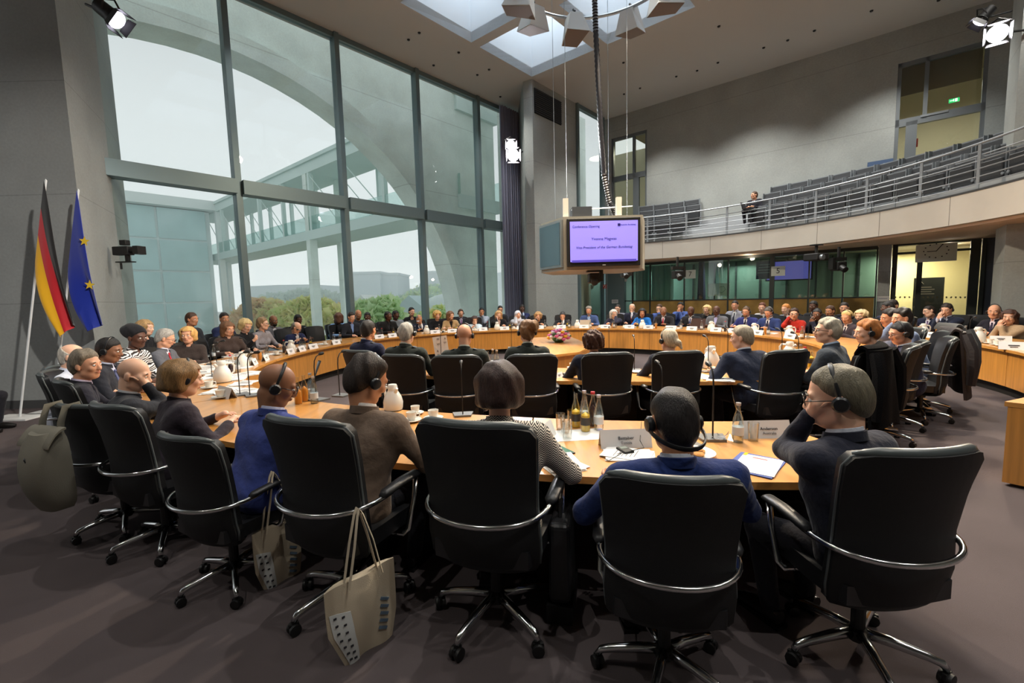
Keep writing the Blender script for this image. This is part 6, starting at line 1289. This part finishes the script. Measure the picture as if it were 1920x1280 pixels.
M().lathe([(.02, -.02), (.02, .02)], 8, (-.17, -.10, .90), Matrix.Rotation(1.2, 3, 'Y')).obj('yellow_tag', YEL, o)
p = aty(1057, 1010, 2.35); o = thing('briefcase', 'black leather bag standing upright between two front chairs', 'bag', (p.x, p.y+.08, 0), 1.35); bevel(M().box((0, 0, .33), (.34, .12, .44), None, .92).obj('case', LEATHER, o), .03, 3); M().tube([(-.07, 0, .54), (-.06, 0, .62), (.06, 0, .62), (.07, 0, .54)], .011, 6).obj('handle', LEATHER, o, True); M().box((.05, .065, .42), (.012, .006, .05)).obj('zip_pull', mat('brass pull', (190, 150, 80), .3, .9), o); M().box((0, 0, .06), (.36, .14, .1)).obj('bottom', BLACK, o)
CT = mat('dark brown padded coat', (38, 32, 34), .6, bump=.4, bscale=30)
def coat(x, y, hd, lab, mt, wd=.62, ln=.75):
    o = thing('coat', lab, 'coat', (x, y, 0), math.radians(hd)-PI/2)
    m = M(); m.slab(lambda u, v: Vector(((u-.5)*(wd+.14*v), -.37-.08*v+.014*math.sin(u*15+2*v)*v-.07*(1-abs(2*u-1)**2)*.3+.08*abs(2*u-1)**2, 1.13-ln*v-.03*math.cos(u*9)*v)), 18, 12, Vector((0, -.03, 0))); m.obj('back', mt, o, True)
    m = M(); m.slab(lambda u, v: Vector(((u-.5)*wd, -.385+.11*v+.08*abs(2*u-1)**2, 1.12+.03*math.sin(PI*v)-.12*max(0, v-.6))), 14, 6, Vector((0, 0, .03))); m.obj('collar', mt, o, True)
    for s in (-1, 1): M().tube([(s*.27, -.36, 1.10), (s*.34, -.42, .90), (s*.36, -.43, .65), (s*.35, -.42, .45)], [.06, .065, .06, .05], 8).obj('sleeve', mt, o, True)
    return o
coat(3.55, 4.85, 128, 'black wool coat hung over the chair of the man with wavy grey hair', mat('black wool', (14, 14, 16), .95, spec=.1, bump=.4, bscale=90)); coat(5.75, 6.3, 150, 'dark brown padded coat hanging over the last chair of the right row', CT, .6, .85)
p = aty(1740, 600, 6.9); coat(p.x, p.y, 160, 'grey jacket over a chair behind the padded coat', mat('grey jacket', (64, 66, 68), .9), .55, .5)
# ---------------------------------------------------------------- flags, cameras, lamps, hanging monitors
def flag(px, pyt, pyb, Y, bands, lab, stars, tips):
    b = aty(px[1], pyb, Y); t = aty(px[0], pyt, Y); x0 = t.x; o = thing('flag', lab, 'flag', (x0, Y, 0))
    M().tube([(b.x-x0, 0, .02), (0, 0, t.z), (-.002, 0, t.z+.02)], [.016, .016, .004], 10).obj('pole', mat('grey white pole', (196, 200, 204), .4), o, True); M().box((b.x-x0-.05, 0, .012), (.7 if stars == 0 else .5, .4, .024)).obj('base_plate', mat('white base plate', (205, 206, 206), .4), o)
    hz = t.z-.02; (cx, cz), (dx_, dz), hb = tips
    kx = (b.x-t.x)/t.z; (cx, cz), (dx_, dz) = [(aty(*q_, Y).x-x0, aty(*q_, Y).z) for q_ in ((cx, cz), (dx_, dz))]
    def f(u, v): # u along fly, v down the hoist
        top = Vector((cx*u**.86, 0, hz+(cz-hz)*u)); xb = kx*(hz-hb); bot = Vector((xb+(dx_-xb)*u**1.6, 0, hb+(dz-hb)*u)); q = top.lerp(bot, v)
        q.y = -.035-.05*math.sin(u*3)-.05*u*math.sin(v*7.0+u*2.5)-.02*math.sin(v*15)*u; return q
    n = len(bands)
    for k, mt in enumerate(bands):
        m = M(); m.slab(lambda u, v: f(u, (k+v)/n), 14, 7, Vector((0, .006, 0))); m.obj('band' if n > 1 else 'cloth', mt, o, True)
    for (sx_, sz_) in (stars or []):
        p = aty(sx_, sz_, Y-.13); m = M(); V_ = [(0, 0, 0)]
        for k in range(10):
            r = .085 if k % 2 == 0 else .035; a = PI/2+k*PI/5; V_.append((r*math.cos(a), 0, r*math.sin(a)))
        m.add(V_, [(0, 1+k, 1+(k+1) % 10) for k in range(10)]); q = m.obj('star', mat('yellow star', (232, 196, 50), .7), o, loc=(p.x-x0, p.y-Y, p.z)); q.rotation_euler = (0, .15, .1)
FBK, FRD, FGD, FBL = mat('black flag cloth', (24, 22, 24), .8, sheen=.2), mat('red flag cloth', (196, 28, 40), .75, sheen=.2), mat('gold flag cloth', (238, 178, 16), .75, sheen=.2), mat('blue flag cloth', (10, 44, 160), .7, sheen=.2)
flag((86, 38), 338, 786, 7.25, [FBK, FRD, FGD], 'black, red and gold flag on a white pole against the concrete', 0, ((145, 605), (120, 632), 2.50)); flag((147, 100), 356, 770, 7.6, [FBL], 'blue flag with yellow stars on a white pole against the concrete', [(158, 452), (168, 534)], ((198, 605), (170, 622), 2.42))
# broadcast camera on the pilaster edge
p = aty(238, 470, 9.2); o = thing('wall_camera', 'black broadcast camera mounted on the edge of the left concrete wall', 'camera', p, -.1)
bevel(M().box((-.08, 0, 0), (.34, .16, .17)).obj('body', BLACK, o), .015); M().lathe([(.05, 0), (.055, .1), (.065, .13), (.075, .2), (.075, .22), (.05, .22)], 16, (.08, 0, 0), Matrix.Rotation(PI/2, 3, 'Y')).obj('lens', BLACK, o, True, .5); M().box((.27, 0, 0), (.11, .19, .16)).obj('lens_hood', BLACK, o); bevel(M().box((-.03, 0, .16), (.14, .11, .1)).obj('viewfinder', BLACK, o), .01); m = M(); m.box((0, 0, -.14), (.06, .06, .14)); m.box((-.05, 0, -.22), (.34, .12, .02)); m.obj('bracket', BLACK, o); M().lathe([(.02, -.36), (.02, -.24)], 8, (-.16, 0, 0)).obj('tilt_handle', BLACK, o)
GLOW = mat('glowing lamp face', (255, 250, 255), .4, emit=60); GLOWS = mat('softly glowing lamp face', (236, 232, 255), .4, emit=5)
def spotlight(p, target, lab, face, sc=1.0, wall=None):
    o = thing('stage_spotlight', lab, 'lamp', p); q = (Vector(target)-p).to_track_quat('Y', 'Z'); o.rotation_mode = 'QUATERNION'; o.rotation_quaternion = q; o.scale = (sc,)*3
    M().lathe([(.05, -.22), (.085, -.2), (.09, -.02), (.11, 0), (.11, .05), (.09, .05), (.09, .0)], 16, (0, 0, 0), Matrix.Rotation(-PI/2, 3, 'X')).obj('housing', BLACK, o, True, .5)
    M().lathe([(.001, .03), (.104, .03), (.104, .056), (.001, .056)], 16, (0, 0, 0), Matrix.Rotation(-PI/2, 3, 'X')).obj('lens', face, o)
    for k in range(4):
        R = Matrix.Rotation(k*PI/2, 3, 'Y'); M().add([R @ Vector(v) for v in ((-.09, .05, .105), (.09, .05, .105), (.11, .13, .135), (-.11, .13, .135), (-.09, .05, .11), (.09, .05, .11), (.11, .13, .14), (-.11, .13, .14))], [(0, 1, 2, 3), (7, 6, 5, 4), (0, 4, 5, 1), (2, 6, 7, 3), (1, 5, 6, 2), (0, 3, 7, 4)]).obj('barn_door', BLACK, o)
    M().tube([(-.12, -.05, 0), (-.13, -.08, .1), (0, -.1, .17), (.13, -.08, .1), (.12, -.05, 0)], .012, 6).obj('yoke', BLACK, o)
    if wall is not None: M().tube([tuple(o.matrix_basis.inverted() @ Vector(p)), tuple(q.inverted() @ (Vector(wall)-p)/sc)], .016, 6).obj('bracket', BLACK, o)
    return o
spotlight(SPOT_A, (2, 3, 2.2), 'upper of two glaring spotlights beside the curtain', GLOW, 1.5, SPOT_A+Vector((.35, .1, -.2))); spotlight(SPOT_B, (1, 0, 2), 'lower, brighter of two glaring spotlights beside the curtain', GLOW, 1.9, SPOT_B+Vector((.35, .1, .15)))
spotlight(SPOT_C, (2.0, 1.2, 1.6), 'glaring spotlight at the top right above the gallery door', GLOW, 1.5, SPOT_C+Vector((.75, .1, .1))); spotlight(SPOT_D, (5.5, 12, 1.0), 'smaller spotlight aimed left, above the glaring top right one', GLOWS, 1.1, SPOT_D+Vector((.7, .1, .2)))
spotlight(SPOT_E, (-3.5, 8.0, 4.0), 'spotlight with silver barn doors at the top left of the window', GLOWS, 1.35, SPOT_E+Vector((-.55, .15, .3)))
# hanging monitor cube
mp = aty(1131, 455, 9.0); o = thing('monitor_cube', 'hanging cube of flat screens with a violet lit slide towards us', 'monitor', (mp.x, mp.y, 0), 0)
def sc_pt(px, py): return aty(px, py, 9.0)
tl, br_ = sc_pt(1063, 411), sc_pt(1200, 497); wz = tl.z-br_.z; ww = br_.x-tl.x; zc = (tl.z+br_.z)/2; zc = zc
HUL = mat('warm grey hull', (150, 146, 134), .5, .2)
yaw = .03; hull = M(); poly = [(-ww/2-.06, 0), (ww/2+.06, 0), (ww/2+.35, .85), (ww/2+.1, 2.0), (-ww/2-.1, 2.0), (-ww/2-.45, .85)]
hull.prism(poly, zc-wz/2-.06, zc+wz/2+.05); hull.obj('hull', HUL, o)
bevel(M().box((0, -.03, zc), (ww, .08, wz)).obj('bezel', BLACK, o), .01)
SCR = mat('violet lit screen', (136, 126, 232), .5, emit=.62); IND = mat('indigo letters', (40, 34, 110), .4, emit=.05); IN2 = mat('indigo bar', (84, 74, 186), .4, emit=.35)
M().box((.0, -.074, zc+.015), (ww-.11, .006, wz-.15)).obj('screen', SCR, o); M().box((0, -.079, zc-wz/2+.10), (ww-.17, .004, .045)).obj('slide_bar', IN2, o)
R = Matrix.Rotation(PI/2, 3, 'X')
text('Conference Opening', .062, IND, o, (-ww/2+.10, -.079, zc+wz/2-.16), R, align='LEFT'); text('Yvonne Magwas', .075, IND, o, (0, -.079, zc+.06), R); text('Vice-President of the German Bundestag', .066, IND, o, (0, -.079, zc-.10), R, shear=.25); text('Deutscher Bundestag', .035, IND, o, (ww/2-.10, -.079, zc+wz/2-.14), R, align='RIGHT'); M().box((ww/2-.42, -.08, zc+wz/2-.14), (.05, .004, .05)).obj('slide_emblem', IND, o); M().box((0, -.073, zc-wz/2+.02), (.06, .004, .012)).obj('power_light', LBW, o)
lv = Vector((-.39, .85, 0)); ln_ = lv.length; ly = math.atan2(-.85, .39)
lm = M(); c = Vector((-ww/2-.255, .425, zc)); Rz = Matrix.Rotation(ly, 3, 'Z')
lm.box(c+Rz @ Vector((0, -.02, 0)), (ln_-.05, .06, wz*1.0), Rz); lm.obj('side_bezel', mat('silver bezel', (150, 158, 160), .35, .6), o); M().box(c+Rz @ Vector((0, -.055, 0)), (ln_-.13, .008, wz-.1), Rz).obj('side_screen', mat('glossy dark side screen', (70, 96, 110), .06, .0, 1.0, coat=1), o)
for px, lab in ((1061, 0), (1161, 1)):
    q = aty(px, 395, 9.1); M().box((q.x-mp.x, q.y-mp.y+.05, zc+wz/2+.22), (.1, .1, .40)).obj('loudspeaker_column', mat('cream column', (214, 208, 196), .5), o)
for px in (1044, 1067, 1147, 1183):
    q = aty(px, 400, 9.1+.9*(px in (1044, 1147))); M().tube([(q.x-mp.x, q.y-mp.y+.3, zc+wz/2), (q.x-mp.x, q.y-mp.y+.3, ZC)], .005, 4).obj('suspension_wire', STEEL, o)
m = M(); z1 = zc+wz/2+.02; m.tube([(-ww/2+.15, .4, z1+.22), (ww/2-.05, .35, z1+.26)], .012, 5); m.tube([(ww/2-.4, .3, z1), (ww/2-.4, .3, z1+.3)], .014, 5); m.obj('top_rail', STEEL, o); M().box((-.35, .5, z1+.15), (.4, .3, .26)).obj('junction_box', mat('dark box', (46, 50, 56), .5), o)
# thick corrugated cable
cb = M(); pts = [aty(x, y, Yv) for x, y, Yv in ((1155, 405, 9.5), (1143, 380, 9.5), (1133, 330, 9.5), (1127, 250, 9.5), (1122, 160, 9.5), (1117, 60, 9.5), (1115, 0, 9.5))]; pts.append(Vector((pts[-1].x, pts[-1].y, ZC)))
N_ = 150; P_ = []; rr2 = []
for k in range(N_):
    f = k/(N_-1)*(len(pts)-1); i = min(int(f), len(pts)-2); P_.append(pts[i].lerp(pts[i+1], f-i)); rr2.append(.058 if k % 2 else .044)
tag(cb.tube(P_, rr2, 10).obj('ceiling_cable', mat('ribbed black cable', (32, 32, 38), .35), None, True), 'thick ribbed black cable running from ceiling to hanging monitors', 'cable')
def pan_cam(px, py, Y, lab, sc=1.0, dirx=1):
    q = aty(px, py, Y); o = thing('ceiling_camera', lab, 'camera', q); o.scale = (sc,)*3
    M().tube([(0, 0, .12), (0, 0, .32)], .025, 8).obj('stem', BLACK, o); m = M(); m.box((0, 0, .10), (.22, .12, .06)); m.box((dirx*.12, 0, .02), (.05, .12, .2)); m.obj('yoke', BLACK, o); bevel(M().box((0, 0, -.03), (.17, .22, .16)).obj('body', BLACK, o), .02); M().lathe([(.05, 0), (.055, .12), (.04, .13)], 12, (-.02, -.1, -.05), Matrix.Rotation(PI/2+.5, 3, 'X')).obj('lens', BLACK, o, True, .5)
pan_cam(1113, 518, 9.3, 'dark pan camera hanging under the hanging monitor', 1.25)
pan_cam(1172, 510, 12.0, 'dark pan camera under the gallery beside booth sign 6', 1.2); pan_cam(1270, 512, 14.5, 'dark camera on an arm under the gallery left of booth sign 7', 1.6)
q = aty(1530, 482, 13.0); o = thing('ceiling_projector', 'black projector hanging below the gallery soffit right of sign 5', 'projector', q, .4); bevel(M().box((0, 0, 0), (.5, .42, .2)).obj('body', BLACK, o), .03); M().tube([(0, 0, .08), (0, 0, .34)], .04, 8).obj('stem', BLACK, o); M().lathe([(.07, 0), (.075, .09), (.05, .09)], 14, (-.12, -.2, -.02), Matrix.Rotation(PI/2, 3, 'X')).obj('lens', STEEL, o, True, .5); M().box((0, 0, .34), (.3, .2, .03)).obj('ceiling_plate', BLACK, o)
pan_cam(1572, 496, 12.6, 'dark camera cluster right of the projector under the gallery', 1.5, -1)
# ring of reflector lamps below the skylights
rc_ = aty(1090, -60, 8.4); RGZ = aty(1090, 36, 8.0).z; o = thing('lamp_ring', 'round ceiling ring carrying shrouded reflector lamps', 'lamp')
bot = aty(1090, 34, 10.4); rad = 1.62; cen = Vector((bot.x, bot.y-rad, bot.z))
M().tube([(cen.x+rad*math.cos(a), cen.y+rad*math.sin(a), cen.z) for a in np.linspace(0, 2*PI, 61)[:-1]], .035, 8, True).obj('ring_tube', STEEL, o, True)
for px, py, tilt, rz, Y in ((1000, 34, .5, .6, 10.2), (1076, 50, .2, .2, 10.3), (1182, 40, .5, -.7, 10.2), (978, -2, .5, 1.3, 9.6), (1245, -6, .4, -1.4, 9.6), (1090, -120, .4, 3.1, 7.2)):
    q = aty(px, py, Y); R = Matrix.Rotation(rz, 3, 'Z') @ Matrix.Rotation(tilt, 3, 'X')
    m = M(); m.add([R @ Vector(v) for v in ((-.10, -.10, .18), (.10, -.10, .18), (.10, .16, .18), (-.10, .16, .18), (-.20, -.26, -.12), (.20, -.26, -.12), (.14, .20, -.24), (-.14, .20, -.24))], [(3, 2, 1, 0), (0, 1, 5, 4), (1, 2, 6, 5), (2, 3, 7, 6), (3, 0, 4, 7), (4, 5, 6, 7)]); h = m.obj('lamp_shroud', mat('pale lamp shroud', (190, 192, 190), .5), o, loc=q); h.scale = (1.27,)*3
    M().add([R @ Vector(v) for v in ((-.19, -.262, -.124), (.19, -.262, -.124), (.135, .19, -.243), (-.135, .19, -.243))], [(0, 1, 2, 3)]).obj('front_glass', mat('brown lamp grille', (98, 84, 76), .5), h); M().tube([(0, .02, .18), (.02, .02, .26), (0, .05, .30)], .02, 6).obj('clamp', BLACK, h)
for a in (.5, 2.6, 4.7): M().tube([(cen.x+rad*math.cos(a), cen.y+rad*math.sin(a), cen.z), (cen.x+rad*math.cos(a), cen.y+rad*math.sin(a), ZC)], .006, 4).obj('suspension_wire', STEEL, o)
# laptop of the gallery visitor and far laptops
def laptop(p, rz, lab, colr=(30, 30, 34), sc=1.0):
    o = thing('laptop', lab, 'laptop', p, rz); o.scale = (sc,)*3; mt = mat('laptop %d %d %d' % colr, colr, .4); M().box((0, 0, .008), (.34, .24, .016)).obj('keyboard_base', mt, o); M().box((0, .14, .12), (.34, .012, .23), Matrix.Rotation(-.25, 3, 'X')).obj('lid', mt, o); M().ell((0, .149, .12), (.02, .004, .02), 8, 5).obj('lid_badge', LBW, o)
q = aty(1402, 392, 15.6); laptop(q, math.radians(40), 'black open laptop on the lap of the gallery visitor')
d = on_ring(1100, .1, 60, 120); laptop(tpnt(d-.4, .35, TH), math.radians(d)+PI/2+PI, 'silver beige laptop before the man in blue blazer', (176, 160, 140)); d = on_ring(1370, .1, 40, 90); laptop(tpnt(d, .55, TH), math.radians(d)+PI/2+PI, 'dark brown laptop before the young man in light grey suit', (70, 48, 42), 1.2)
for k in ('tumbler', 'jug', 'cup', 'card', 'mic', 'receiver', 'plate', 'papers', 'yellow', 'juice', 'cola', 'water'):
    pass
